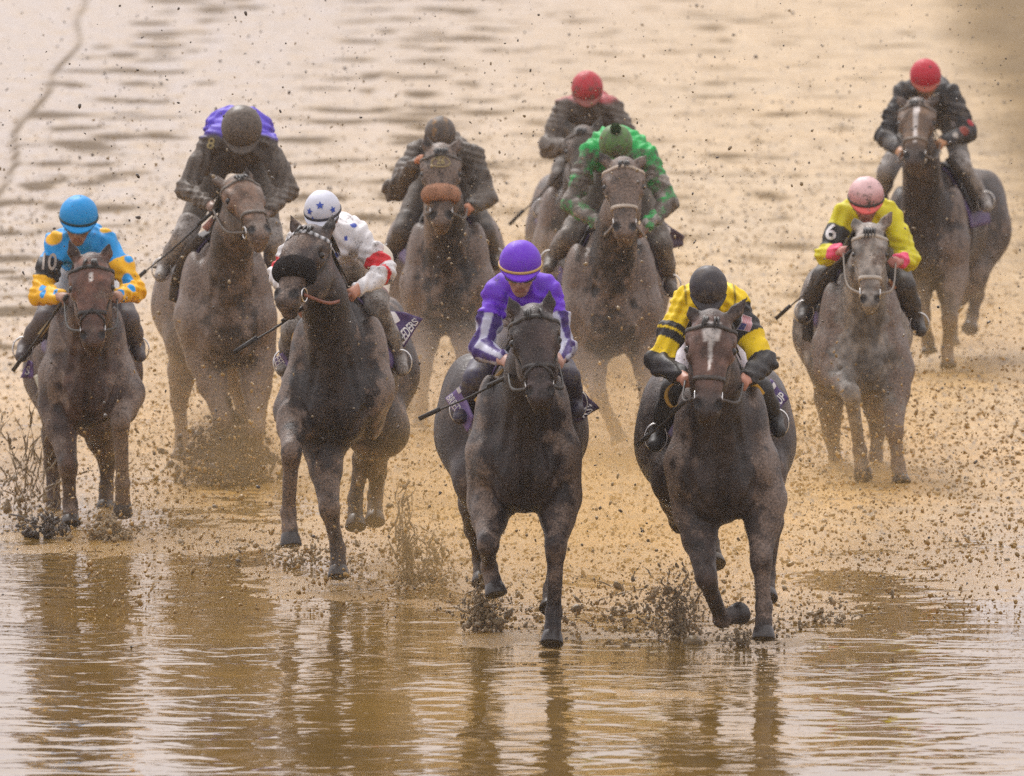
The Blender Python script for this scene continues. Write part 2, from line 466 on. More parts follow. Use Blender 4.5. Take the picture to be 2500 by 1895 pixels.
mp4 = nd(t, 'ShaderNodeMapping'); mp4.inputs['Scale'].default_value = (11, .9, 1); t.links.new(v, mp4.inputs[0])
mp5 = nd(t, 'ShaderNodeMapping'); mp5.inputs['Scale'].default_value = (34, 2.6, 1); t.links.new(v, mp5.inputs[0])
grit = math_(t, 'ADD', math_(t, 'MULTIPLY', noise(t, mp4.outputs[0], 1., 4, .7), .5), math_(t, 'MULTIPLY', noise(t, mp5.outputs[0], 1., 3, .7), .5))   # combed along the track by the harrow
c = mix(t, ramp(t, big, .3, .7), (.46, .285, .085), (.40, .27, .115))
c = mix(t, math_(t, 'MULTIPLY', wet, .9), c, (.27, .215, .19))  # pinkish sky reflection painted into the base colour of the wet side
c = mix(t, ramp(t, math_(t, 'ADD', Y_, math_(t, 'MULTIPLY', big, 24.)), 118, 92), c, (.46, .25, .042))     # churned golden silt where the field is now
c = mix(t, ramp(t, mid, .38, .70), c, (.27, .16, .045))
c = mix(t, ramp(t, grit, .52, .63), c, (.12, .078, .034))
c = mix(t, math_(t, 'MULTIPLY', ramp(t, grit, .47, .37), .6), c, (.55, .42, .24))
c = mix(t, ramp(t, fin, .58, .72), c, (.15, .10, .045))
c = mix(t, math_(t, 'MULTIPLY', rut, .9), c, (.10, .066, .032))
c = mix(t, math_(t, 'MULTIPLY', outer_dark, .75), c, (.12, .085, .045))
da_ = nd(t, 'ShaderNodeAttribute', attribute_name='Damp').outputs['Fac']
c = mix(t, math_(t, 'MULTIPLY', da_, .6), c, (.26, .15, .036))
t.links.new(c, b.inputs['Base Color'])
da = nd(t, 'ShaderNodeAttribute', attribute_name='Damp').outputs['Fac']
rg = math_(t, 'ADD', ramp(t, wet, 0., 1., .50, .34), math_(t, 'MULTIPLY', math_(t, 'MAXIMUM', rut, outer_dark), .35))
t.links.new(math_(t, 'MAXIMUM', math_(t, 'SUBTRACT', math_(t, 'ADD', rg, ramp(t, mid, .35, .7, -.05, .08)), math_(t, 'MULTIPLY', da, .30)), .12), b.inputs['Roughness'])
t.links.new(ramp(t, math_(t, 'MAXIMUM', rut, outer_dark), 0., 1., .50, .10), b.inputs['Specular IOR Level'])
bump(t, b, math_(t, 'ADD', math_(t, 'MULTIPLY', fin, .5), math_(t, 'ADD', mid, math_(t, 'MULTIPLY', grit, .6))), .6, .035)
M['track'] = m
o = mk('track', V, grid_faces(len(ysr), len(xs))[:, ::-1] if False else grid_faces(len(ysr), len(xs)), m)
at_ = o.data.attributes.new('Damp', 'FLOAT', 'POINT'); at_.data.foreach_set('value', (1 - sst(gy - shore_depth(gx, np.clip(gy, 58, 200)) + 3*(vnoise(V*np.array([.8, .4, 1]), 1., 41)-.5), 1., 9.)).astype(f32))
at_ = o.data.attributes.new('Rut', 'FLOAT', 'POINT'); at_.data.foreach_set('value', RUTS.astype(f32))
setp(o, kind='structure', label='golden brown wet dirt track broken up by hooves')

m, t, b = newmat('muddy_water')
v = coords(t)
mp = nd(t, 'ShaderNodeMapping'); mp.inputs['Scale'].default_value = (.8, 1., 1); t.links.new(v, mp.inputs[0])
r1 = noise(t, mp.outputs[0], 3.4, 1.5, .45, .6); r2 = noise(t, mp.outputs[0], 11, 1, .5, .4)
sil = noise(t, v, .8, 4, .6)
t.links.new(mix(t, ramp(t, sil, .3, .7), (.23, .135, .03), (.15, .09, .024)), b.inputs['Base Color'])
b.inputs['Roughness'].default_value = .02; b.inputs['IOR'].default_value = 1.333
b.inputs['Specular IOR Level'].default_value = .5
calm = ramp(t, noise(t, v, .45, 3, .5), .35, .62, .25, 1.0)
hh = math_(t, 'MULTIPLY', math_(t, 'ADD', r1, math_(t, 'MULTIPLY', r2, .12)), calm)
bump(t, b, hh, 1.0, .024)
yy = np.linspace(48, 90, 8); xx = np.linspace(-14, 14, 8)
WX, WY = np.meshgrid(xx, yy)
o = mk('puddle_water', np.stack([WX.ravel(), WY.ravel(), np.zeros(64)], 1), grid_faces(8, 8), m)
setp(o, kind='structure', label='shallow sheet of brown rain water lying on the track')

# ------------------------------------------------------------------ horses
def surf_orient(V, Q):
    a, b, c = V[Q[:, 0]], V[Q[:, 1]], V[Q[:, 2]]
    vol = np.einsum('ij,ij->i', a, np.cross(b, c)).sum()
    return Q if vol > 0 else Q[:, ::-1]
HG = 'racehorses galloping along the muddy track'
def horse(sp):
    ox, oy, sc = sp['crop']; Y0 = depth_of(sp['gv']); px = sc*Y0/FPX
    W = lambda x, y, yb=0.: P(ox + x*sc, oy + y*sc, Y0 + yb)
    uL, uR, sv = sp['sh']; hL, hR, hv = sp['hip']
    Xf = W((uL+uR)/2, sv, .3)[0]; Xh = W((hL+hR)/2, hv, 1.75)[0]
    w = (uR-uL)/2*px; hw = (hR-hL)/2*px
    zb = W(sp['cb'][0], sp['cb'][1], .35)[2]
    zt = zb + sp.get('deep', .74)
    X = lambda yb: Xf + (Xh - Xf)*(yb - .3)/1.45
    B = lambda x, yb, z: A(X(yb) + x, Y0 + yb, z)
    fw = unit(A(Xf - Xh, -1.45, 0)); la = A(-fw[1], fw[0], 0); la = la if la[0] > 0 else -la
    R = np.array([la, -fw, A(0, 0, 1)])
    root = empty('racehorse', (Xf, Y0 + .9, 0), sp['label'], 'horse', HG)
    poll = W(*sp['poll'], sp.get('pollyb', -.30))
    HL = sp.get('hl', .60)
    q = W(*sp['nose'], sp.get('pollyb', -.30) - .3)
    flat = math.hypot(q[0]-poll[0], q[2]-poll[2])
    dy = math.sqrt(max(HL**2 - flat**2, .1**2))
    nose = W(*sp['nose'], sp.get('pollyb', -.30) - dy)
    a = unit(nose - poll); yaw = radians(sp.get('yaw', 0))
    fd = A(sin(yaw), -cos(yaw), .25); n = unit(fd - a*(fd @ a)); l = np.cross(n, a); l = l if l[0] > 0 else -l
    H = lambda l_, a_, n_: poll + l*l_*hs + a*a_*HL/.60 + n*n_*hs
    hs = HL/.60*sp.get('hscale', 1.15)
    HR = np.array([l, n, a])
    joints = [W(*p) for leg in ('FL', 'FR', 'HL', 'HR') for p in sp[leg]]
    ears = [W(*sp['earL'], sp.get('pollyb', -.30) + sp.get('earyb', .03)), W(*sp['earR'], sp.get('pollyb', -.30) + sp.get('earyb', .03))]
    ext = np.array(joints + ears + [nose - a*-.1, B(-w-.1, 0, zb), B(w+.1, 2.3, zt+.15), A(Xh-hw-.1, Y0+2.3, zb), A(Xh+hw+.1, Y0+2.3, zt)])
    F = Field(ext.min(0) - .16, ext.max(0) + .16, .0125)
    # trunk
    F.ell(B(0, .58, zb+.41), (w*.88, .56, .375), .06, R)
    F.ell(B(0, 1.1, zb+.44), (w*.97, .60, .345), .08, R)
    zh = W(Xh, hv, 1.7)[2] if False else zt - .17
    F.cone(B(0, .42, zt-.06), B(0, 1.45, zt-.12), .12, .15, .10)
    F.ell(B(0, 1.65, zt-.25), (hw*.80, .46, .27), .08, R)
    for s in (-1, 1):
        F.ell(B(s*hw*.58, 1.72, zt-.36), (hw*.42, .40, .34), .10, R)
        F.ell(B(s*w*.66, .34, zb+.42), (w*.34, .24, .36), .05, R)
        F.ell(B(s*w*.66, .14, zb+.33), (.095, .12, .15), .05, R)
        F.ell(B(s*w*.33, .07, zb+.27), (w*.33, .13, .19), .035, R)
    F.ell(B(0, .18, zb+.24), (w*.55, .2, .2), .05, R)
    # neck
    nb = B(0, .28, zb+.50); crest = B(0, .42, zt-.06)
    pk = H(0, .10, -.10); mid = nb*.42 + pk*.58 + A(0, 0, .03)
    F.cone(nb, mid, .235, .155, .07, la, .80)
    F.cone(mid, pk, .155, .112, .06, la, .78)
    F.cone(crest, H(0, .03, -.09), .12, .085, .07, la, .55)
    F.cone(B(0, .12, zb+.36), mid + A(0, 0, -.08), .16, .10, .06)
    # legs
    lt = sp.get('leg', 1.)
    hoofs = []
    for nm in ('FL', 'FR', 'HL', 'HR'):
        j = [W(*p) for p in sp[nm]]; s = -1 if nm[1] == 'L' else 1
        e, kn, fe, ho = j
        if nm[0] == 'H': e = e - A(s*.11, 0, 0)
        d = unit(ho - fe); fo = fe + (ho - fe)*.42
        if nm[0] == 'F':
            sx_ = s; mf = e*.72 + kn*.28
            F.ell(mf + A(s*.035, -.035, 0), (.052*lt, .05*lt, .13), .025)
            F.ell(mf + A(-s*.03, -.02, -.02), (.045*lt, .05*lt, .11), .025)
            F.cone(B(s*w*.62, .26, zb+.36), e, .15, .122, .06)
            mfa = e*.62 + kn*.38
            F.cone(e, mfa, .116*lt, .090*lt, .05); F.cone(mfa, kn, .088*lt, .056*lt, .03)
            F.ell(kn + A(0, -.010, .01), (.057*lt, .056*lt, .075*lt), .025)
            F.ell(kn + (fe-kn)*.13, (.054*lt, .046*lt, .045*lt), .018)
            F.cone(kn, fe, .048*lt, .039*lt, .02)
            F.cone(kn + A(0, .03, -.04), fe + A(0, .03, 0), .024*lt, .024*lt, .015)
        else:
            F.cone(B(s*hw*.58, 1.66, zt-.46), e, .21, .15, .10, la, .86)
            F.cone(e, e*.5+kn*.5 , .15*lt, .10*lt, .06, la, .85); F.cone(e*.5+kn*.5, kn, .10*lt, .056*lt, .04)
            F.ell(kn, (.056*lt, .075*lt, .08*lt), .025); F.cone(kn + A(0, .05, .05), kn + A(0, .03, -.06), .03, .025, .02)
            F.cone(kn, fe, .05*lt, .040*lt, .02)
        F.ell(fe, (.049*lt, .053*lt, .052*lt), .018)
        F.ell(fe + A(0, .03, -.01), (.034*lt, .034*lt, .04*lt), .015)
        F.cone(fe, fo, .042*lt, .044*lt, .015); F.cone(fo, fo + (ho-fo)*.35, .046*lt, .05*lt, .012)
        hoofs.append((fo, ho, d, lt))
    def carve(path, r, dp, y0=.45):
        cs = np.array([B(x, y0, z) for x, z in path]); q = F.outward(cs, np.tile(fw, (len(cs), 1)), .56, 110)
        q = q[np.linalg.norm(q - cs, axis=1) > .08] + fw*(r - dp)
        for i in range(len(q)-1): F.cone(q[i], q[i+1], r, r, .02, sub=True)
    for s in (-1, 1):
        carve([(s*w*.30, zb+.60), (s*w*.36, zb+.50), (s*w*.45, zb+.40), (s*w*.50, zb+.30)], .022, .014)
        carve([(s*w*.16, zb+.12), (s*w*.34, zb+.13), (s*w*.50, zb+.18), (s*w*.60, zb+.26)], .02, .014)
        carve([(s*w*.74, zb+.50), (s*w*.76, zb+.38), (s*w*.70, zb+.24)], .02, .010)
    carve([(0, zb+.44), (0, zb+.34), (0, zb+.22), (0, zb+.10)], .026, .018)
    # head
    F.ell(H(0, .12, -.03), (.100*hs, .115*hs, .15*hs), .03, HR)
    F.ell(H(0, .06, -.08), (.075*hs, .10*hs, .10*hs), .03, HR)
    for s in (-1, 1):
        F.ell(H(s*.082, .20, .0), (.040*hs, .058*hs, .070*hs), .025, HR)
        F.ell(H(s*.052, .24, -.13), (.048*hs, .105*hs, .13*hs), .03, HR)
        F.cone(H(s*.062, .25, .015), H(s*.038, .44, .02), .028*hs, .022*hs, .02)
        F.ell(H(s*.092, .125, -.01), (.03*hs, .05*hs, .04*hs), .02, HR)
    F.cone(H(0, .16, -.005), H(0, .47, -.01), .085*hs, .052*hs, .03)
    F.cone(H(0, .24, -.09), H(0, .50, -.05), .070*hs, .048*hs, .03)
    F.ell(H(0, .53, -.02), (.064*hs, .062*hs, .062*hs), .03, HR)
    F.ell(H(0, .565, -.07), (.044*hs, .042*hs, .042*hs), .02, HR)
    F.ell(H(0, .572, -.012), (.05*hs, .045*hs, .03*hs), .02, HR)
    for s in (-1, 1):
        F.ell(H(s*.046, .520, .022), (.028*hs, .026*hs, .040*hs), .015, HR)
    for s in (-1, 1):
        F.ell(H(s*.054, .530, .040), (.020*hs, .026*hs, .030*hs), .01, HR, sub=True)
        F.ell(H(s*.112, .205, .018), (.016*hs, .03*hs, .026*hs), .012, HR, sub=True)
    F.cone(H(-.05, .592, .0), H(.05, .592, .0), .006, .006, .008, sub=True) if sp.get('mouth', 1) else None
    # ears
    for s, tip in zip((-1, 1), ears):
        e0 = H(s*.062, .015, -.035); em = e0*.55 + tip*.45 + l*s*.006
        sd = unit(np.cross(tip - e0, n))
        F.cone(e0, em, .032, .036, .02, n, .7); F.cone(em, tip, .036, .006, .012, n, .6)
        F.cone(e0*.8+tip*.2 + n*.028, em*.6+tip*.4 + n*.024, .013, .010, .01, sub=True)
    V, Q = F.mesh(); Q = surf_orient(V, Q)
    # coat colours
    c = np.tile(A(*sp['coat']), (len(V), 1)); dark = A(*sp.get('points', (.03, .024, .02)))
    vn = vnoise(V, 5, 3); vn2 = vnoise(V, 16, 4)
    c *= (.75 + .5*vn)[:, None]
    segs = []
    for nm in ('FL', 'FR', 'HL', 'HR'):
        j = [W(*p) for p in sp[nm]]; segs += [(j[1]*.75+j[0]*.25, j[2], .05), (j[2], j[3], .05)]
    dmin = np.full(len(V), 9.)
    for sa, sb, r in segs:
        d = sb - sa; tt = np.clip(((V-sa) @ d)/(d @ d), 0, 1); dmin = np.minimum(dmin, np.linalg.norm(V-sa-tt[:, None]*d, axis=1))
    c = blend(c, (1 - sst(dmin, .06, .14))*sp.get('darklegs', .6), dark)
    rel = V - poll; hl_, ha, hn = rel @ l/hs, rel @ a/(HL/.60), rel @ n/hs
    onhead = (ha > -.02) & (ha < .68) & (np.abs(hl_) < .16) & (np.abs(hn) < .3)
    c = c*(1 + onhead*sp.get('headlight', .45))[:, None]  # head brightened in the colour, standing in for light on the face
    c = blend(c, onhead*sst(ha + .2*(vn2-.5), .46, .58)*sp.get('muzzle', .35), dark*1.3)
    c = blend(c, onhead*np.exp(-((np.abs(hl_)-.11)/.02)**2 - ((ha-.205)/.04)**2)*.8, dark*.5)
    for s in (-1, 1):
        dn = np.linalg.norm(V - H(s*.054, .530, .034), axis=1)
        c = blend(c, (1-sst(dn, .022, .040)), (.008, .006, .006)); nose_ = (1-sst(dn, .022, .045)); bzn = nose_ if s < 0 else np.maximum(bzn, nose_)
    if sp.get('facecol'): c = blend(c, onhead*(1-sst(ha, .38, .5))*sst(ha, .0, .08)*sst(hn, -.06, .0), sp['facecol'])
    bz = np.zeros(len(V))
    for (a0, a1, w0, w1) in sp.get('blaze', []):
        tt = np.clip((ha-a0)/(a1-a0), 0, 1); wid = w0 + (w1-w0)*tt + .008*(vn2-.5)
        bz = np.maximum(bz, onhead*(hn > -.0)*(ha > a0-.01)*(ha < a1)*(1-sst(np.abs(hl_ - sp.get('blazex', 0)), wid*.8, wid*1.15)))
        c = blend(c, onhead*(hn > -.0)*(ha > a0-.01)*(ha < a1)*(1-sst(np.abs(hl_ - sp.get('blazex', 0)), wid*.8, wid*1.15)), (.86, .80, .76))
    if sp.get('hood'):
        c = blend(c, onhead*(1-sst(ha, .33, .36)), (.035, .03, .026))
    if sp.get('star'):
        pass
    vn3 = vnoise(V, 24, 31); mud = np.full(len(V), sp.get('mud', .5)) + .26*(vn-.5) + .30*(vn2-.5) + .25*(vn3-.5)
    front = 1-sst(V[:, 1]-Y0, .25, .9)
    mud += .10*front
    cx = np.abs(V[:, 0] - X(.1))/w; breast_shade = (~onhead)*(1 - sst(cx + .6*(vn2-.5) + .35*(vn-.5), .30, .85))*front*sst(V[:, 2], zb-.05, zb+.1)
    mud += .17*sst(cx, .35, .85)*front - .30*breast_shade + .06*(1-front)  # flanks paler, breast barer: stands in for sky light on the sides
    c *= (1 - .30*breast_shade)[:, None]*(.45 + 1.1*vnoise(V, 30, 15))[:, None]*(.7 + .6*vn2)[:, None]      # soaked breast, dusted flanks, with shade and sky rim light painted in
    mud = np.where(onhead, mud - sp.get('cleanhead', .15), mud)
    mud = mud - .6*bz - .4*bzn
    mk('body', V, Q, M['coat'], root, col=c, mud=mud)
    # hooves
    for fo, ho, d, lt_ in hoofs:
        tside = unit(np.cross(d, A(0, 1, 0.2))) if abs(d[1]) < .95 else A(1, 0, 0)
        tfront = unit(np.cross(tside, d)); tfront = tfront if tfront[1] < 0 else -tfront
        L = np.linalg.norm(ho - fo); base = fo + d*L*.30
        VV = []; prof = [(-.02, .045), (.12, .052), (.5, .058), (.92, .064), (1., .062), (1., .045), (.93, .02)]
        for tt, r in prof:
            for k in range(18):
                th = 2*pi*k/18
                VV.append(base + d*(L*.70*tt) + tside*cos(th)*r*lt_ + tfront*(sin(th)*r*1.05*lt_ + .012*tt))
        FF = [(i*18+k, i*18+(k+1) % 18, (i+1)*18+(k+1) % 18, (i+1)*18+k) for i in range(6) for k in range(18)] + [tuple(6*18+k for k in range(18))]
        mk('hoof', VV, FF, M['hoof'], root)
    # eyes
    for s in (-1, 1):
        ce = H(s*.104, .207, .008); VV = []
        for i in range(9):
            for k in range(12):
                ph = pi*i/8; th = 2*pi*k/12
                VV.append(ce + .019*hs*(l*sin(ph)*cos(th) + n*sin(ph)*sin(th) + a*cos(ph)))
        mk('eye', VV, [(i*12+k, i*12+(k+1) % 12, (i+1)*12+(k+1) % 12, (i+1)*12+k) for i in range(8) for k in range(12)], M['eye'], root)
    # mane: wet locks along the crest, forelock between the ears, tail streaming behind
    parts = []
    path = bez([H(0, .02, -.02), H(0, -.01, -.12), mid + A(0, .02, .17), crest + A(0, 0, .10)], 14)
    for i, p in enumerate(path):
        if i % 1: continue
        for k in range(2):
            sd = random.choice((-1, 1)); ln = random.uniform(.10, .17)
            p0 = p + A(random.uniform(-.02, .02), 0, 0)
            parts.append(tube([p0, p0 + la*sd*ln*.5 + A(0, .03, .02), p0 + la*sd*ln*.8 + A(0, .10, -ln*.5)], [.012, .010, .003], 5))
    for k in range(7):
        s = random.uniform(-1, 1); p0 = H(s*.03, .0, .01)
        parts.append(tube([p0, H(s*.04, .06, .085), H(s*.05 + random.uniform(-.01, .01), random.uniform(.09, .14), .10)], [.010, .009, .002], 5))
    mk('mane', *join(parts), M['hair'], root)
    parts = []; t0 = B(0, 2.10, zt-.20)
    for k in range(26):
        s = random.uniform(-1, 1); q = random.uniform(.6, 1)
        parts.append(tube(bez([t0 + A(s*.02, -.03, 0), t0 + A(s*.04, .14, .03), t0 + A(s*.09, .42*q, -.10 - .1*random.random()), t0 + A(s*.16, .72*q, -.34*q - .15*random.random())], 5), np.concatenate([np.linspace(.016, .014, 8), np.linspace(.013, .003, 8)]), 5))
    mk('tail', *join(parts), M['hair'], root)
    # bridle
    bc = A(*sp.get('bridle', (.022, .017, .014))); bm = sp.get('bmud', .35)
    def loop(at, no, angs):
        cpt = np.tile(H(0, at, no), (len(angs), 1)); dr = np.array([l*cos(x) + n*sin(x) for x in angs])
        return F.outward(cpt, dr, .3), dr
    p_, d_ = loop(.10, -.06, np.linspace(radians(-8), radians(188), 30))
    bcol = np.tile(bc, (len(p_)*4, 1))
    if sp.get('beads'): bcol[(np.arange(len(bcol))//4) % 2 == 0] = (.72, .72, .74)
    br = mk('bridle', *strap(p_, d_, a, .026, .008), M['leather'], root, col=bcol, mud=bm*(.3 if sp.get('beads') else 1))
    cheek = []
    for s in (-1, 1):
        aa = np.linspace(.10, .455, 16); nn = np.linspace(-.07, -.035, 16)
        cp = np.array([H(0, x, y) for x, y in zip(aa, nn)]); dr = np.tile(unit(l*s), (16, 1))
        cp = F.outward(cp, dr, .25); cheek.append(strap(cp, dr, n, .018, .007))
    mk('cheek_strap', *join(cheek), M['leather'], br, col=bc, mud=bm)
    nbw = sp.get('noseband', (.022, .017, .014))
    if sp.get('fleece'):
        fr, fc, fa, a0 = sp['fleece']
        p_, d_ = loop(fa, -.03, np.linspace(radians(a0), radians(180-a0), 34))
        p_ = p_ + d_*fr*.25
        rr = fr*(.55 + .45*np.sin(np.linspace(.12, pi-.12, 34)))
        Vt, Ft = tube(p_, rr, 18)
        cen = np.repeat(p_, 18, 0); Vt = Vt + np.outer((Vt-cen) @ a*sp.get('fflat', .25), a)
        Vt = Vt + (vnoise(Vt, 60, 2)-.5)[:, None]*.016*unit(n)
        mk('noseband', Vt, Ft, M['fleece'], br, col=np.array(fc)*(.7 + .6*vnoise(Vt, 30, 5))[:, None], mud=sp.get('fmud', .3))
    else:
        p_, d_ = loop(sp.get('nba', .385), -.035, np.linspace(0, 2*pi, 44, endpoint=False))
        aw = a + n*.25
        mk('noseband', *strap(p_ , d_, unit(a), .026, .009, True), M['leather'], br, col=nbw, mud=bm)
    if sp.get('fig8'):
        parts = []
        for s in (-1, 1):
            aa = np.linspace(.37, .50, 8); an = np.linspace(radians(90), radians(0 if s > 0 else 180), 8)
            cp = np.array([H(0, x, -.03) for x in aa]); dr = np.array([l*cos(x)+n*sin(x) for x in an])
            parts.append(strap(F.outward(cp, dr, .25), dr, a, .018, .010))
        mk('cross_noseband', *join(parts), M['leather'], br, col=nbw, mud=bm)
    rings = []
    for s in (-1, 1):
        cp = F.outward(np.array([H(0, .465, -.04)]), np.array([l*s]), .2)[0] + l*s*.010
        ring = np.array([cp + .034*hs*(a*cos(x) + unit(n)*sin(x)) for x in np.linspace(0, 2*pi, 24, endpoint=False)])
        mk('bit_ring', *tube(ring, .0052, 8, True), M['steel'], br); rings.append(cp)
    if sp.get('emblem'):
        e0 = H(0, .155, .0); base = F.outward(np.array([e0]), np.array([n]), .3)[0]
        ell = np.array([[.062*cos(x), .036*sin(x)] for x in np.linspace(0, 2*pi, 40, endpoint=False)])
        q = decal(ell, F, base, l, -a, n, .002)
        tv, tf = text_mesh(sp['emblem']); q2 = decal(tv*.058, F, base, l, -a, n, .005)
        mk('hood_emblem', *join([tube(q, .0042, 6, True), (q2, tf)]), M['gold'], root)
    # reins to the rider's hands
    for s, hp in zip((-1, 1), sp['hands']):
        hand = W(*hp)
        m1 = rings[0 if s < 0 else 1]*.6 + hand*.4 + A(s*.04, .0, -.05)
        pth = bez([rings[0 if s < 0 else 1], m1, hand], 10)
        dd = np.tile(unit(la*s), (len(pth), 1))
        mk('rein', *strap(pth, dd, unit(np.cross(pth[-1]-pth[0], la)), .020, .005), M['leather'], root, col=sp.get('reincol', tuple(bc)), mud=bm)
    # saddle, girth and cloth draped over the back
    def drape(y0, y1, ang, lift, m_=14, n_=31):
        out = []; dirs = []
        for yb in np.linspace(y0, y1, m_):
            an = np.linspace(-ang, ang, n_)
            cp = np.tile(B(0, yb, zb+.40), (n_, 1)); dr = np.array([la*sin(x) + A(0, 0, 1)*cos(x) for x in an])
            out.append(F.outward(cp, dr, .8, 200)); dirs.append(dr)
        out = np.array(out); dirs = np.array(dirs)
        for _ in range(2): out[1:-1] = (out[:-2] + out[1:-1]*2 + out[2:])/4
        top = out + dirs*lift; low = out + dirs*(lift-.010)
        mm, k = out.shape[:2]
        Vv = np.concatenate([top.reshape(-1, 3), low.reshape(-1, 3)]); g = grid_faces(mm, k); nn = mm*k
        Ff = [tuple(x) for x in g] + [tuple(x[::-1]+nn) for x in g]
        rim = [i for i in range(k)] + [i*k+k-1 for i in range(1, mm)] + [(mm-1)*k+i for i in range(k-2, -1, -1)] + [i*k for i in range(mm-2, 0, -1)]
        for i in range(len(rim)):
            p, q_ = rim[i], rim[(i+1) % len(rim)]; Ff.append((q_, p, p+nn, q_+nn))
        return Vv, Ff
    ccol = A(*sp.get('clothcol', (.075, .04, .14)))
    Vc, Fcl = drape(.62, 1.32, radians(78), .020)
    cl = mk('saddle_cloth', Vc, Fcl, M['cloth'], root, col=ccol, mud=sp.get('clothmud', .35))
    Vc, Fcl = drape(.70, 1.18, radians(58), .045)
    sd = mk('saddle', Vc, Fcl, M['leather'], root, col=(.03, .022, .018), mud=.4)
    Vc, Fcl = drape(.72, .86, radians(150), .012, 4, 41)
    mk('girth', Vc, Fcl, M['leather'], root, col=sp.get('girth', (.05, .04, .035)), mud=.5)
    for fl in sp.get('flaps', []):
        c4 = [W(*p) for p in fl['q']]; ns, ntt = 12, 10; VV = []
        nrm = unit(np.cross(c4[1]-c4[0], c4[3]-c4[0])); nrm = nrm if nrm[1] < 0 else -nrm
        at = lambda s, t_: (c4[0]*(1-s) + c4[1]*s)*(1-t_) + (c4[3]*(1-s) + c4[2]*s)*t_
        wv = lambda s, t_: nrm*(.007*sin(7*s+2*t_) + .006*sin(9*t_))
        for side in (0, 1):
            for i in range(ns):
                for j in range(ntt):
                    s, t_ = i/(ns-1), j/(ntt-1); VV.append(at(s, t_) + wv(s, t_) + nrm*(.004 if side == 0 else -.004))
        nn = ns*ntt; g = grid_faces(ns, ntt)
        FF = [tuple(x) for x in g] + [tuple(x[::-1]+nn) for x in g]
        rim = [j for j in range(ntt)] + [i*ntt+ntt-1 for i in range(1, ns)] + [(ns-1)*ntt+j for j in range(ntt-2, -1, -1)] + [i*ntt for i in range(ns-2, 0, -1)]
        for i in range(len(rim)):
            p, q_ = rim[i], rim[(i+1) % len(rim)]; FF.append((q_, p, p+nn, q_+nn))
        st = np.array([(i/(ns-1), j/(ntt-1)) for i in range(ns) for j in range(ntt)]*2)
        cc = np.tile(A(*fl.get('col', tuple(ccol))), (len(VV), 1))
        mk('cloth_flap', VV, FF, M['cloth'], cl, col=cc, mud=fl.get('mud', .25))
        if 'white' in fl:
            (s0, s1, t0_, t1_) = fl['white']; pl = []
            for i in range(6):
                for j in range(6):
                    s, t_ = s0 + (s1-s0)*i/5, t0_ + (t1_-t0_)*j/5; pl.append(at(s, t_) + wv(s, t_) + nrm*.008)
            mk('number_patch', pl, grid_faces(6, 6), M['white'], cl)
        if 'text' in fl:
            tv, tf = text_mesh(fl['text']); mn, mx = tv[:, :2].min(0), tv[:, :2].max(0)
            (s0, s1, t0_, t1_) = fl['tr']; un = (tv[:, :2]-mn)/(mx-mn)
            VV = np.array([at(s0 + (s1-s0)*x, t0_ + (t1_-t0_)*y) + wv(s0 + (s1-s0)*x, t0_ + (t1_-t0_)*y) + nrm*.0085 for x, y in un])
            mk('lettering', VV, tf, M['white'], cl)
    for sr in sp.get('strips', []):
        pth = bez([W(*p) for p in sr['p']], 8)
        dd = np.tile(A(0, -1, .25), (len(pth), 1)); wdir = unit(np.cross(pth[-1]-pth[0], A(0, -1, 0)))
        mk('saddle_pad', *strap(pth, dd, wdir, sr.get('w', .03), .014), M['leather'], root, col=sr['c'], mud=sr.get('mud', .15))
    return dict(root=root, W=W, Y0=Y0, px=px, F=F, B=B)

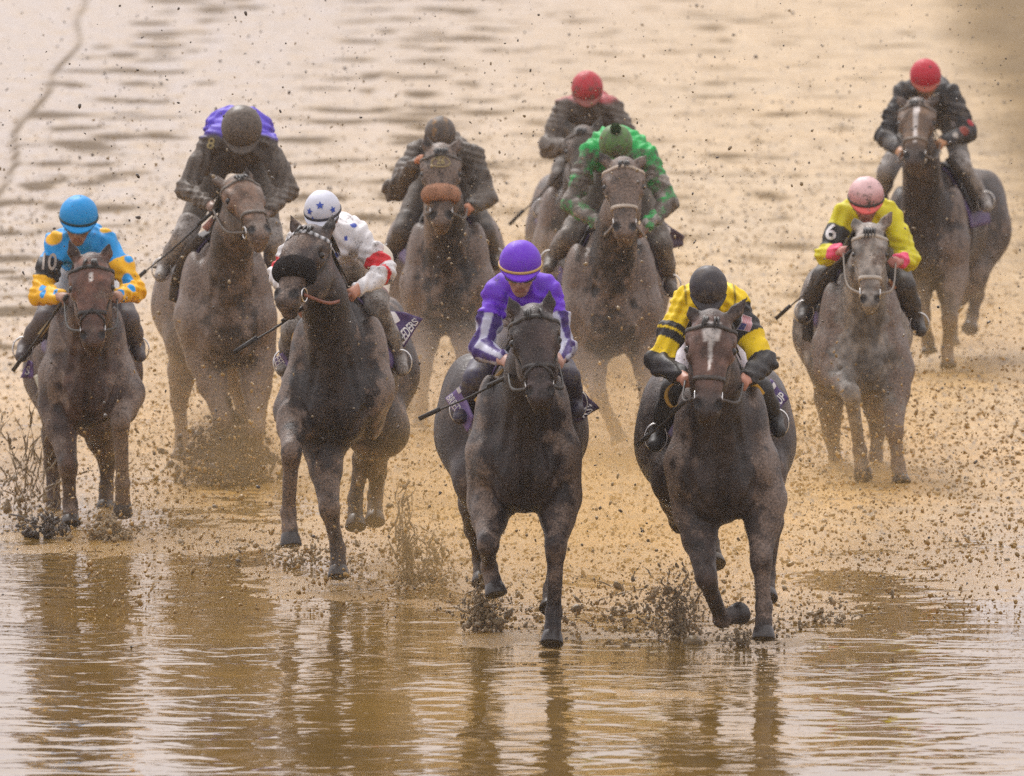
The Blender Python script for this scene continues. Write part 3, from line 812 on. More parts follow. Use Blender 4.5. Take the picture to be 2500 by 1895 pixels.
# ------------------------------------------------------------------ jockeys
JG = 'jockeys crouching over their horses'
def jockey(sp, hz):
    W, px = hz['W'], hz['px']
    D = dict(helmet=.30, sh=.50, el=.38, hip=1.05, knee=.62, foot=.80)
    hc = W(*sp['helmet'][:2], sp.get('hyb', D['helmet'])); R = sp['helmet'][2]*px*1.01
    shL, shR = (W(*sp[k], D['sh']) if len(sp[k]) == 2 else W(*sp[k]) for k in ('shL', 'shR'))
    sm_ = (shL+shR)/2; shL, shR = (q + (sm_-q)*sp.get('slope', .12) for q in (shL, shR))
    elL, elR = (W(*sp[k], D['el']) if len(sp[k]) == 2 else W(*sp[k]) for k in ('elL', 'elR'))
    haL, haR = (W(*sp[k]) for k in ('haL', 'haR'))
    knL, knR = (W(*sp[k], D['knee']) if len(sp[k]) == 2 else W(*sp[k]) for k in ('knL', 'knR'))
    ftL, ftR = (W(*sp[k], D['foot']) if len(sp[k]) == 2 else W(*sp[k]) for k in ('ftL', 'ftR'))
    pel = W(*sp['hip'], D['hip']) if len(sp['hip']) == 2 else W(*sp['hip'])
    root = empty('jockey', ((ftL+ftR)/2)*A(1, 1, 1), sp['label'], 'person', JG)
    yaw, pit = radians(sp.get('hyaw', 0)), radians(sp.get('pitch', 32))
    fd = A(sin(yaw)*cos(pit), -cos(yaw)*cos(pit), -sin(pit)); roll = radians(sp.get('roll', 0))
    hx = unit(np.cross(A(0, 0, 1), fd)); hx = hx if hx[0] > 0 else -hx
    up = unit(np.cross(fd, hx)); up = up if up[2] > 0 else -up
    hx, up = hx*cos(roll) - up*sin(roll), up*cos(roll) + hx*sin(roll)
    HR = np.array([hx, fd, up])
    Hd = lambda x, f, z: hc + hx*x + fd*f + up*z
    neck = (shL+shR)/2 + A(0, .02, -.01)
    back = neck*.55 + pel*.45 + A(0, 0, sp.get('hump', .06))
    back[2] = max(back[2], hc[2] + sp.get('bk', -.21))
    sw = (shR-shL); sw = unit(sw)
    hipL, hipR = pel - sw*.11, pel + sw*.11
    pts = np.array([hc, shL, shR, elL, elR, haL, haR, knL, knR, ftL, ftR, pel])
    lo, hi = pts.min(0) - .27, pts.max(0) + .27
    # -- the body, one continuous skin
    F = Field(lo, hi, .0085)
    F.ell(Hd(0, .005, -.005), (.072, .09, .10), .03, HR)
    F.ell(Hd(0, .035, -.085), (.058, .062, .075), .03, HR)
    F.ell(Hd(0, .060, -.135), (.032, .03, .03), .025, HR)
    F.cone(Hd(0, .092, -.03), Hd(0, .112, -.078), .010, .016, .015)
    F.cone(Hd(-.012, .098, -.082), Hd(.012, .098, -.082), .010, .010, .01)
    F.cone(Hd(-.026, .088, -.112), Hd(.026, .088, -.112), .009, .009, .012)
    F.cone(Hd(-.024, .103, -.112), Hd(.024, .103, -.112), .003, .003, .005, sub=True)
    for s in (-1, 1):
        F.ell(Hd(s*.030, .092, -.033), (.018, .014, .013), .012, HR, sub=True)
        F.ell(Hd(s*.032, .082, -.036), (.013, .012, .010), .006, HR)
        F.ell(Hd(s*.042, .066, -.07), (.024, .02, .022), .02, HR)
        F.ell(Hd(s*.076, -.005, -.05), (.010, .022, .032), .01, HR)
    F.cone(Hd(0, -.03, -.07), neck, .056, .066, .04)
    F.cone(neck, back, .115, .12, .05, sw, 1.05); F.cone(back, pel, .118, .112, .05, sw, 1.05)
    F.cone(shL, shR, .048, .048, .05)
    segs = [(neck, back, .15), (back, pel, .15)]
    hand_r = []
    for s, sh, el, ha in ((-1, shL, elL, haL), (1, shR, elR, haR)):
        e1 = unit(ha - el); wr = ha - e1*.07
        F.cone(sh, el, .050, .042, .04); F.cone(el, wr, .043, .027, .03)
        segs += [(sh, el, .06), (el, ha, .05)]
        inw = A(-s, 0, 0); inw = unit(inw - e1*(inw @ e1)); e2 = unit(np.cross(e1, inw)); e2 = e2 if e2[2] > 0 else -e2
        inw = unit(.75*inw + .65*unit(A(0, -1, -.5) - e1*(A(0, -1, -.5) @ e1))); inw = unit(inw - e1*(inw @ e1)); e2 = unit(np.cross(e1, inw)); e2 = e2 if e2[2] > 0 else -e2
        F.cone(wr, ha + e1*.01, .026, .022, .02, e2, 1.5)
        for k in range(4):
            kn_ = ha + e1*(.022 - .004*abs(k-1)) + e2*(.030 - .020*k)
            ln = (.9, 1., .95, .78)[k]
            j1 = kn_ + inw*.034*ln + e1*.012; j2 = j1 + inw*.010 - e1*.026*ln; j3 = j2 - inw*.018 - e1*.012*ln
            F.cone(kn_, j1, .0105, .0095, .006); F.cone(j1, j2, .0095, .009, .004); F.cone(j2, j3, .009, .008, .004)
        tb = ha - e1*.035 + e2*.026 + inw*.012
        tm = tb + e2*.012 + inw*.026 + e1*.022
        F.cone(tb, tm, .013, .0105, .008); F.cone(tm, tm + e1*.026 + inw*.004 - e2*.006, .0105, .009, .004)
    for s, hp, kn, ft in ((-1, hipL, knL, ftL), (1, hipR, knR, ftR)):
        F.cone(hp, kn, .085, .055, .05); F.cone(kn, ft, .055, .036, .03); F.cone(ft, ft + A(s*.02, -.15, -.045), .036, .03, .02)
    V, Q = F.mesh(); Q = surf_orient(V, Q)
    rel = V - hc; z_ = rel @ up; f_ = rel @ fd; x_ = rel @ hx
    c = np.tile(A(*sp.get('skin', (.42, .24, .17))), (len(V), 1))
    nearhead = np.linalg.norm(rel, axis=1) < .22
    mouth = nearhead & (np.abs(z_ + .112) < .012) & (np.abs(x_) < .028) & (f_ > .08)
    c = blend(c, mouth*.7, (.30, .10, .085))
    c = blend(c, nearhead*(z_ > .0), (.03, .02, .015))
    mud = np.where(nearhead, sp.get('facemud', .25), sp.get('handmud', .3))
    mk('body', V, Q, M['skin'], root, col=c, mud=mud)
    # -- jersey
    J = Field(lo, hi, .0085)
    ar = sp.get('arm', 1.)
    tw = sp.get('tw', 1.08)
    J.cone(neck, back, .138, .142, .06, sw, tw); J.cone(back, pel + (back-pel)*.6, .142, .132, .06, sw, tw)
    J.cone(shL, shR, .066, .066, .06)
    J.cone(Hd(0, -.04, -.10), neck, .068, .10, .04)
    for sh, el, ha in ((shL, elL, haL), (shR, elR, haR)):
        cuff = ha - unit(ha-el)*.085
        J.cone(sh, sh*.5+el*.5, .064*ar, .068*ar, .05); J.cone(sh*.5+el*.5, el, .068*ar, .060*ar, .04); J.cone(el, cuff, .064*ar, .043*ar, .035)
        J.cone(cuff, cuff + unit(ha-el)*.02, .040*ar, .038*ar, .01)
    # loose silk: ripples run round the sleeves and across the back
    ax = [J.lo[i] + J.h*np.arange(J.n[i]) for i in range(3)]
    Xg, Yg, Zg = ax[0][:, None, None], ax[1][None, :, None], ax[2][None, None, :]
    J.F += (.0065*np.sin(36*Zg + 9*np.sin(11*Xg) + 7*np.sin(9*Yg)) + .0045*np.sin(61*Zg + 30*Xg + 23*Yg + 5*np.sin(17*Zg)) + .004*np.sin(24*Xg - 40*Zg + 31*Yg + 4*np.sin(21*Xg))).astype(f32)
    V, Q = J.mesh(); Q = surf_orient(V, Q)
    bi, bt = seg_near(V, segs)      # 0 back-upper 1 back-lower 2 left upper arm 3 left forearm 4 right upper arm 5 right forearm
    info = dict(segs=segs, V=V, b=bi, t=bt, W=W, px=px, rel=V - neck, sw=sw, neck=neck, pel=pel, near=None)
    def near(x, y):
        """the jersey point nearest the camera under a crop pixel"""
        p0, p1 = W(x, y, -1.), W(x, y, 2.); d = unit(p1-p0); r = V - p0; tt = r @ d
        dist = np.linalg.norm(r - tt[:, None]*d, axis=1); dm = max(dist.min()*1.3, .016)
        k = np.where(dist < dm)[0]; return V[k[np.argmin(tt[k])]]
    info['near'] = near
    c, mud = sp['jersey'](info)
    jer = mk('jersey', V, Q, M['cloth'], root, col=c, mud=mud)
    for dc in sp.get('decals', []):
        p = near(*dc['at']); nrm = unit(A(*dc.get('n', (0, -1, .15)))); ang = radians(dc.get('rot', 0))
        r = unit(np.cross(A(0, 0, 1), nrm)); r = r if r[0] > 0 else -r; u = np.cross(nrm, r); u = u if u[2] > 0 else -u
        r, u = r*cos(ang) + u*sin(ang), u*cos(ang) - r*sin(ang)
        if dc['kind'] == 'text':
            tv, tf = text_mesh(dc['text']); q = decal(tv*A(dc['size']*dc.get('wide', 1), dc['size'], 1), J, p, r, u, nrm, .009)
            mk('numeral', q, tf, M[dc.get('mat', 'white')], jer)
        else:
            wd, hg = dc['size']; ni, nj = 27, 14
            g = np.array([((i/(ni-1)-.5)*wd, (j/(nj-1)-.5)*hg) for i in range(ni) for j in range(nj)])
            q = decal(g, J, p, r, u, nrm, .010)
            fi, fj = np.meshgrid(np.arange(ni), np.arange(nj), indexing='ij'); fi, fj = fi.ravel(), fj.ravel()
            cc = np.where((fi % 1 == 0)[:, None], A(.75, .72, .72), 0)
            st = ((fj-1)//1) % 2 == 0
            cc[st] = (.50, .10, .12); cc[~st] = (.62, .50, .52)
            cc[(fi < 11) & (fj > 6)] = (.06, .07, .22)
            edge = (fi == 0) | (fi == ni-1) | (fj == 0) | (fj == nj-1); cc[edge] = (.78, .76, .78)
            mk('flag_patch', q, grid_faces(ni, nj), M['cloth'], jer, col=cc, mud=.05)
    # -- breeches and boots
    K = Field(lo, hi, .010)
    K.cone(pel, pel + (back-pel)*.35, .142, .135, .05, sw, 1.1)
    for hp, kn, ft in ((hipL, knL, ftL), (hipR, knR, ftR)):
        K.cone(hp, kn, .105, .062, .05)
    V, Q = K.mesh(); Q = surf_orient(V, Q)
    mk('breeches', V, Q, M['cloth'], root, col=np.tile(A(*sp.get('pants', (.62, .58, .56))), (len(V), 1)), mud=sp.get('pmud', .4))
    for s, kn, ft in ((-1, knL, ftL), (1, knR, ftR)):
        hp = hipL if s < 0 else hipR; k0 = kn + unit(hp-kn)*.11; d = unit(ft-kn)
        Bf = Field(np.minimum(k0, ft) - .25, np.maximum(k0, ft) + .25, .009)
        Bf.cone(k0, kn, .080, .072, .02); Bf.cone(kn, kn*.5+ft*.5, .072, .062, .02); Bf.cone(kn*.5+ft*.5, ft, .062, .045, .03)
        Bf.cone(ft, ft + A(s*.02, -.16, -.05), .045, .038, .025); Bf.ell(ft + A(0, .03, -.02), (.04, .045, .05), .02)
        V, Q = Bf.mesh(); Q = surf_orient(V, Q)
        cb = np.tile(A(*sp.get('boot', (.03, .026, .024))), (len(V), 1))
        if sp.get('boottop'):
            tt = ((V - k0) @ d)/np.linalg.norm(ft - k0); cb = blend(cb, 1 - sst(tt, .16, .2), sp['boottop'])
        if sp.get('toe'):
            cb = blend(cb, sst(((V-ft) @ A(0, -1, -.3)), .02, .05), sp['toe'])
        mk('boot', V, Q, M['leather'], root, col=cb, mud=sp.get('bootmud', .45))
        # stirrup iron round the foot
        sc_ = ft + A(s*.012, -.085, -.03)
        ring = np.array([sc_ + A(.062*cos(x), 0, .075*sin(x) + .02) for x in np.linspace(0, 2*pi, 20, endpoint=False)])
        mk('stirrup', *tube(ring, .0055, 6, True), M['steel'], root)
    # -- cap
    nu, nv = 48, 22; VV = []; la_ = np.linspace(radians(90), radians(-16), nv)
    for i, ph in enumerate(la_):
        for k in range(nu):
            th = 2*pi*k/nu; dip = .0 if ph > 0 else .35*max(0, -sin(th))*0
            VV.append(Hd(R*cos(ph)*cos(th), R*1.14*cos(ph)*sin(th) - .008, R*1.03*sin(ph) + .012))
    for k in range(nu):       # turned-in rim
        th = 2*pi*k/nu; VV.append(Hd(R*.90*cos(th), R*1.04*sin(th) - .008, -R*.27 + .012))
    VV = np.array(VV)
    FF = [(i*nu+k, (i+1)*nu+k, (i+1)*nu+(k+1) % nu, i*nu+(k+1) % nu) for i in range(nv) for k in range(nu)]
    VV = VV + (vnoise(VV, 26, 8)-.5)[:, None]*.006*up
    rel = VV - hc; hz_, hf, hxx = rel @ up, rel @ fd, rel @ hx
    cc = np.tile(A(*sp['cap']), (len(VV), 1))
    if 'capfn' in sp: cc = sp['capfn'](cc, hxx/R, hf/R, hz_/R)
    md = sp.get('capmud', .2) + sp.get('capgrad', .15)*sst(-hz_/R + hf/R, -.6, 1.2)
    hel = mk('helmet', VV, FF, M['cap'], root, col=cc, mud=md)
    # peak
    VV = []; n1, n2 = 25, 5
    for side in (0, 1):
        for i in range(n1):
            th = radians(22 + 136*i/(n1-1)); pr = sin(pi*i/(n1-1))**.6
            for j in range(n2):
                q = j/(n2-1)
                VV.append(Hd((R*.99 + .006*q)*cos(th), (R*1.12 + .050*q*pr)*sin(th) - .008, -R*.16 - .020*q*pr*sin(th) + .012 - (.006 if side else 0)))
    g = grid_faces(n1, n2); nn = n1*n2
    FF = [tuple(x) for x in g] + [tuple(x[::-1]+nn) for x in g]
    rim = [j for j in range(n2)] + [i*n2+n2-1 for i in range(1, n1)] + [(n1-1)*n2+j for j in range(n2-2, -1, -1)] + [i*n2 for i in range(n1-2, 0, -1)]
    for i in range(len(rim)):
        p, q_ = rim[i], rim[(i+1) % len(rim)]; FF.append((p, q_, q_+nn, p+nn))
    mk('visor', VV, FF, M['cap'], hel, col=sp.get('visor', sp['cap']), mud=sp.get('capmud', .2))
    if 'band' in sp:
        ring = np.array([Hd(R*1.012*cos(x), R*1.15*sin(x) - .008, -R*.10 + .012) for x in np.linspace(0, 2*pi, 48, endpoint=False)])
        dd = np.array([hx*cos(x) + fd*sin(x) for x in np.linspace(0, 2*pi, 48, endpoint=False)])
        mk('cap_band', *strap(ring, dd, up, .016, .004, True), M['cap'], hel, col=sp['band'], mud=.05)
    if sp.get('pompom'):
        ce = Hd(0, 0, R*1.03 + .03); VV = []
        for i in range(15):
            for k in range(20):
                ph = pi*i/14; th = 2*pi*k/20; VV.append(ce + .036*A(sin(ph)*cos(th), sin(ph)*sin(th), cos(ph)))
        VV = np.array(VV); VV = ce + (VV-ce)*(.8 + .45*vnoise(VV, 90, 1))[:, None]
        mk('pompom', VV, [(i*20+k, (i+1)*20+k, (i+1)*20+(k+1) % 20, i*20+(k+1) % 20) for i in range(14) for k in range(20)], M['fleece'], hel, col=sp['pompom'], mud=.25)
    for (sx, sy, r) in sp.get('stars', []):
        dv = unit(hx*sx + up*sy + fd*math.sqrt(max(1-sx*sx-sy*sy, .02))); tx = unit(np.cross(up, dv)); tx = tx if tx @ hx > 0 else -tx; ty = np.cross(dv, tx); ty = ty if ty @ up > 0 else -ty
        VV = [Hd(0, -.008, .012) + dv*0]
        pl = [A(0, 0)] + [A((1 if k % 2 == 0 else .42)*r*sin(pi*k/5), (1 if k % 2 == 0 else .42)*r*cos(pi*k/5)) for k in range(10)]
        VV = []
        for p2 in pl:
            dq = unit(dv*R + tx*p2[0] + ty*p2[1]); qx, qf, qz = dq @ hx, dq @ fd, dq @ up
            sc_ = 1/math.sqrt((qx/R)**2 + (qf/(R*1.14))**2 + (qz/(R*1.03))**2)
            VV.append(Hd(0, -.008, .012) + dq*(sc_ + .004))
        mk('cap_star', VV, [(0, 1+k, 1+(k+1) % 10) for k in range(10)], M['star'], hel, smooth=False)
    # -- goggles
    VV = []; n1, n2 = 21, 6
    for side in (0, 1):
        for i in range(n1):
            th = radians(-62 + 124*i/(n1-1)); hgt = .030*(1 - .35*math.exp(-(th/.16)**2))
            for j in range(n2):
                q = (j/(n2-1)-.5)*2; bul = .012*(1-q*q) - (.006 if side else 0)
                VV.append(Hd((.086+bul)*sin(th), (.100+bul)*cos(th), -.040 + hgt*q))
    g = grid_faces(n1, n2); nn = n1*n2
    FF = [tuple(x) for x in g] + [tuple(x[::-1]+nn) for x in g]
    rim = [j for j in range(n2)] + [i*n2+n2-1 for i in range(1, n1)] + [(n1-1)*n2+j for j in range(n2-2, -1, -1)] + [i*n2 for i in range(n1-2, 0, -1)]
    for i in range(len(rim)):
        p, q_ = rim[i], rim[(i+1) % len(rim)]; FF.append((p, q_, q_+nn, p+nn))
    go = mk('goggles', VV, FF, M['lens'], root)
    ring = np.array([Hd(.090*sin(x), .104*cos(x), -.038) for x in np.linspace(radians(60), radians(300), 26)])
    mk('goggle_strap', *strap(ring, np.array([unit(r_ - Hd(0, 0, -.038)) for r_ in ring]), up, .022, .003), M['leather'], go, col=sp.get('gstrap', (.05, .045, .04)), mud=.3)
    return dict(root=root, J=J)
WG = 'riding whips held by the jockeys'
def whip(hz, a, b, label, flap=.16):
    p, q = hz['W'](*a), hz['W'](*b)
    L = np.linalg.norm(q-p); pth = bez([p, p*.5+q*.5 + A(0, 0, -.012), q], 8)
    tt = np.linspace(0, 1, len(pth)); r = np.interp(tt, [0, .12, .2, 1], [.011, .011, .0075, .0045])
    root = empty('riding_whip', p, label, 'whip', WG)
    mk('shaft', *tube(pth, r, 8), M['whip'], root)
    d = unit(q-p); sd = unit(np.cross(d, A(0, -1, 0)))
    f = np.array([q - d*flap*.4, q + d*flap*.1, q + d*flap*.6]); wdt = [.008, .014, .013]
    parts = strap(f, np.tile(A(0, -1, 0), (3, 1)), sd, .026, .004)
    mk('flap', *parts, M['whip'], root)
    mk('grip', *tube([p - d*.05, p + d*.14], .0125, 10), M['whip'], root)

# ------------------------------------------------------------------ the nine runners
def base(i, c): return np.tile(A(*c), (len(i['V']), 1))
def band(i, bone, a, b): return ((i['b'] == bone) & (i['t'] >= a) & (i['t'] < b)).astype(float)
def dot(i, c, x, y, r, new):
    d = np.linalg.norm(i['V'] - i['near'](x, y), axis=1); return blend(c, 1 - sst(d, r*.93, r*1.07), new)
def muds(i, lo, amp=.3, s=7): return lo + amp*(vnoise(i['V'], s, 6) - .5)
def angle_about(i, bone, segs):
    a, b, r = segs[bone]; d = unit(b-a); e = unit(np.cross(d, A(0, -1, .3))); f = np.cross(d, e); q = i['V'] - a
    return np.arctan2(q @ e, q @ f)
def arm_axis(i, bone):
    V = i['V'][i['b'] == bone]; return V
BLK = (.022, .020, .021)

def j_blue(i):
    bl, ye = (.006, .32, .76), (.90, .48, .004)
    c = base(i, bl)
    for up, fo in ((2, 3), (4, 5)):
        c = blend(c, band(i, up, .42, 2) + (i['b'] == fo), ye)
    c = blend(c, band(i, 2, .34, .72), BLK)
    c = dot(i, c, 230, 242, .060, ye); c = dot(i, c, 470, 205, .04, ye)
    for x, y, r in ((556, 436, .044), (588, 466, .034), (186, 497, .030), (186, 468, .032), (540, 490, .026), (238, 488, .022), (575, 340, .03)):
        c = dot(i, c, x, y, r, bl)
    return c, muds(i, .22)
def j_violet(i):
    c = base(i, (.075, .058, .048)); z = i['rel'][:, 2]; y = i['rel'][:, 1]; n = vnoise(i['V'], 9, 4)
    m = sst(z + .25*y + .08*(n-.5), .01, .06)*(i['b'] < 5)
    c = blend(c, m, (.115, .07, .56))
    return c, muds(i, .62) - .55*m
def j_star(i):
    c = base(i, (.72, .70, .71))
    c = blend(c, band(i, 4, .62, .90) + band(i, 5, .02, .16), (.68, .018, .03))
    c = blend(c, band(i, 2, .62, .90), (.68, .018, .03))
    for x, y, r in ((472, 172, .022), (445, 235, .016), (400, 310, .02)): c = dot(i, c, x, y, r, (.03, .07, .42))
    return c, muds(i, .34)
def j_brown(i):
    c = base(i, (.045, .038, .034)); return blend(c, (vnoise(i['V'], 6, 2) > .62)*.6, (.11, .075, .03)), muds(i, .66)
def j_purple(i):
    pu, wh = (.15, .03, .62), (.50, .50, .62)
    c = base(i, pu); V = i['V']
    for up, fo in ((2, 3), (4, 5)):
        for bn, t0 in ((up, .45), (fo, -1)):
            k = i['b'] == bn
            ang = angle_about(i, bn, i['segs'])
            st = sst(np.cos(ang*4 + .6), -.1, .25)
            c = blend(c, k*(i['t'] > t0)*st, wh); c = blend(c, k*(i['t'] > t0)*(1-st), (.05, .02, .17))
    low = (i['b'] < 2)*sst(-i['rel'][:, 2], .07, .10)
    c = blend(c, low, (.55, .52, .52))
    return c, muds(i, .27)
def j_red(i):
    c = base(i, (.10, .075, .055)); z = i['rel'][:, 2]; n = vnoise(i['V'], 8, 4)
    m = sst(z + .09*(n-.5), .04, .09); c = blend(c, m, (.42, .045, .055))
    return c, muds(i, .62) - .22*m
def j_green(i):
    gr, wh = (.002, .40, .075), (.42, .38, .34)
    c = base(i, gr)
    for up, fo in ((2, 3), (4, 5)):
        for bn in (up, fo):
            k = i['b'] == bn; ang = angle_about(i, bn, i['segs'])
            ck = ((np.floor(i['t']*4) + np.floor((ang+pi)/(pi/2))) % 2) == 0
            c = blend(c, (k & ck & ((i['t'] > .3) | (bn in (3, 5)))), wh)
    z = i['rel'][:, 2]; top = sst(z + .2*i['rel'][:, 1], .02, .07)*(i['b'] < 5)*(1 - ((i['b'] == 2) | (i['b'] == 4))*sst(i['t'], .3, .45))
    return c, muds(i, .56) - .5*top
def j_yellow(i):
    ye = (.95, .66, .002); c = base(i, ye)
    c = blend(c, band(i, 2, .40, .66) + band(i, 4, .10, .56), BLK)
    c = blend(c, band(i, 2, .92, 2) + band(i, 4, .88, 2) + (i['b'] == 3) + (i['b'] == 5), BLK)
    c = blend(c, band(i, 2, .50, .53), ye)
    x = i['rel'] @ i['sw']
    for q in (-.145, .12, .155): c = blend(c, (i['b'] < 2)*np.exp(-((x - q - .012*np.sin(14*i['V'][:, 2]))/.006)**2)*.9, (.05, .04, .01))
    return c, muds(i, .24)
def j_pink(i):
    yg = (.66, .58, .003); c = base(i, yg)
    c = blend(c, band(i, 2, .36, .86), (.03, .03, .028))
    c = blend(c, band(i, 3, .45, 2) + band(i, 5, .45, 2), (.78, .06, .16))
    z = i['rel'][:, 2]; c = blend(c, (i['b'] < 2)*sst(z, .09, .11)*(np.abs(i['rel'] @ i['sw']) < .10), (.72, .12, .16))
    return c, muds(i, .26)
def j_black(i):
    c = base(i, (.026, .024, .024)); c = dot(i, c, 735, 285, .035, (.5, .03, .04)); c = dot(i, c, 705, 318, .04, (.28, .05, .03)); c = dot(i, c, 655, 300, .03, (.55, .5, .5)); c = dot(i, c, 668, 330, .025, (.5, .45, .4))
    return c, muds(i, .44)
def cap_bands(c, x, f, z): return blend(c, (np.abs(np.abs(x)-.36) < .13)*(z > .2)*1., (.42, .20, .03))
def cap_pink(c, x, f, z): return blend(c, sst(z, .2, .9), (.80, .52, .52))

RUN = []
RUN.append(dict(
 horse=dict(crop=(0, 440, .5483), gv=1290, label='bay horse number 10 with dark bridle, galloping in the puddle',
  poll=(405, 350), nose=(415, 748), earL=(303, 255), earR=(488, 272), sh=(205, 572, 800), cb=(390, 1128), hip=(128, 606, 800), hl=.60,
  FL=[(262, 1005, .22), (303, 1275, -.06), (312, 1440, .02), (316, 1536, -.04)], FR=[(553, 950, .2), (536, 1080, -.14), (546, 1350, -.02), (546, 1486, .06)],
  HL=[(195, 1010, 1.4), (236, 1260, 1.75), (238, 1430, 1.7), (236, 1530, 1.62)], HR=[(505, 1040, 1.4), (478, 1250, 1.75), (474, 1370, 1.75), (470, 1470, 1.7)],
  coat=(.165, .088, .064), facecol=(.22, .105, .075), points=(.02, .015, .014), darklegs=.25, mud=.32, blaze=[(.15, .20, .012, .006)],
  hands=[(285, 528, .02), (522, 520, .02)], fig8=1, noseband=(.02, .015, .014),
  flaps=[dict(q=[(505, 640, .95), (578, 655, 1.0), (592, 590, 1.0), (505, 545, .95)], col=(.035, .026, .026)),
         dict(q=[(90, 880, 1.1), (150, 884, 1.1), (148, 812, 1.1), (126, 800, 1.1)], col=(.16, .10, .26), text='S', tr=(.2, .6, .2, .7))],
  strips=[dict(p=[(297, 556, .40), (226, 632, .5), (176, 692, .6)], c=(.50, .38, .18), w=.035), dict(p=[(158, 870, .95), (186, 940, .8), (222, 1000, .62)], c=(.42, .36, .24), w=.03)]),
 jockey=dict(label='jockey in blue cap and blue jersey with yellow spotted sleeves, black armband number 10', helmet=(350, 165, 85), shL=(238, 285), shR=(482, 275), elL=(180, 505, .36), elR=(602, 492, .36), haL=(285, 520, .02), haR=(522, 515, .02),
  hip=(370, 395), knL=(205, 620), knR=(568, 622), ftL=(112, 742), ftR=(612, 742), jersey=j_blue, cap=(.006, .30, .72), band=(.01, .045, .05), capmud=.02, capgrad=.08, pitch=22, roll=3,
  pants=(.66, .62, .60), pmud=.2, boot=(.10, .08, .085), facemud=.4, arm=1.05, handmud=.1, skin=(.40, .22, .15),
  decals=[dict(kind='text', text='10', at=(202, 362), size=.15, wide=.72, mat='cream', rot=-4)]),
 whip=((283, 535, .0), (84, 812, .45), 'dark riding whip held low beside the knee of the rider with armband number 10')))

RUN.append(dict(
 horse=dict(crop=(340, 220, .6082), gv=1185, label='mud coated brown horse with chestnut forehead, its legs in a dark burst of mud',
  poll=(392, 365), nose=(492, 600), pollyb=-.25, yaw=18, earL=(278, 330), earR=(430, 305), sh=(158, 530, 760), cb=(375, 1135), hip=(62, 520, 850), hl=.58, deep=.80,
  FL=[(270, 1080, .2), (338, 1330, 0), (350, 1450, .08), (352, 1540, .0)], FR=[(470, 1085, .2), (468, 1370, -.05), (478, 1480, .05), (482, 1570, .0)],
  HL=[(120, 1000, 1.4), (160, 1250, 1.85), (172, 1390, 1.9), (168, 1480, 1.85)], HR=[(430, 1030, 1.4), (416, 1250, 1.75), (410, 1330, 1.85), (420, 1410, 1.8)],
  coat=(.20, .138, .095), facecol=(.32, .19, .125), darklegs=.2, mud=.62, cleanhead=.25, hands=[(292, 475, .02), (505, 500, .02)], bridle=(.05, .04, .032), noseband=(.09, .07, .055), bmud=.6, reincol=(.14, .11, .09),
  strips=[dict(p=[(250, 590, .4), (190, 660, .5), (150, 760, .7), (135, 850, .75)], c=(.035, .027, .024), w=.07, mud=.5), dict(p=[(300, 520, .3), (262, 560, .4)], c=(.55, .28, .26), w=.05)]),
 jockey=dict(label='mud covered jockey with violet shoulders bending low, plain muddy brown cap', helmet=(411, 158, 82), shL=(272, 195), shR=(538, 225), elL=(188, 395, .38), elR=(597, 400, .38), haL=(292, 470, .02), haR=(505, 500, .02), slope=.2, hyb=.26,
  hip=(400, 250), hump=.11, knL=(178, 590), knR=(535, 610), ftL=(98, 712), ftR=(548, 735), bk=-.06, tw=1.42, jersey=j_violet, cap=(.09, .072, .058), capmud=.62, pitch=46, pants=(.10, .08, .055), pmud=.6, facemud=.75, handmud=.6, arm=1.02,
  boot=(.12, .10, .085), toe=(.4, .36, .33), decals=[dict(kind='text', text='8', at=(277, 217), size=.10, mat='gold', rot=-12)]),
 whip=((300, 485, .0), (-2, 750, .1), 'long thin muddy riding whip held out by the violet shouldered rider')))

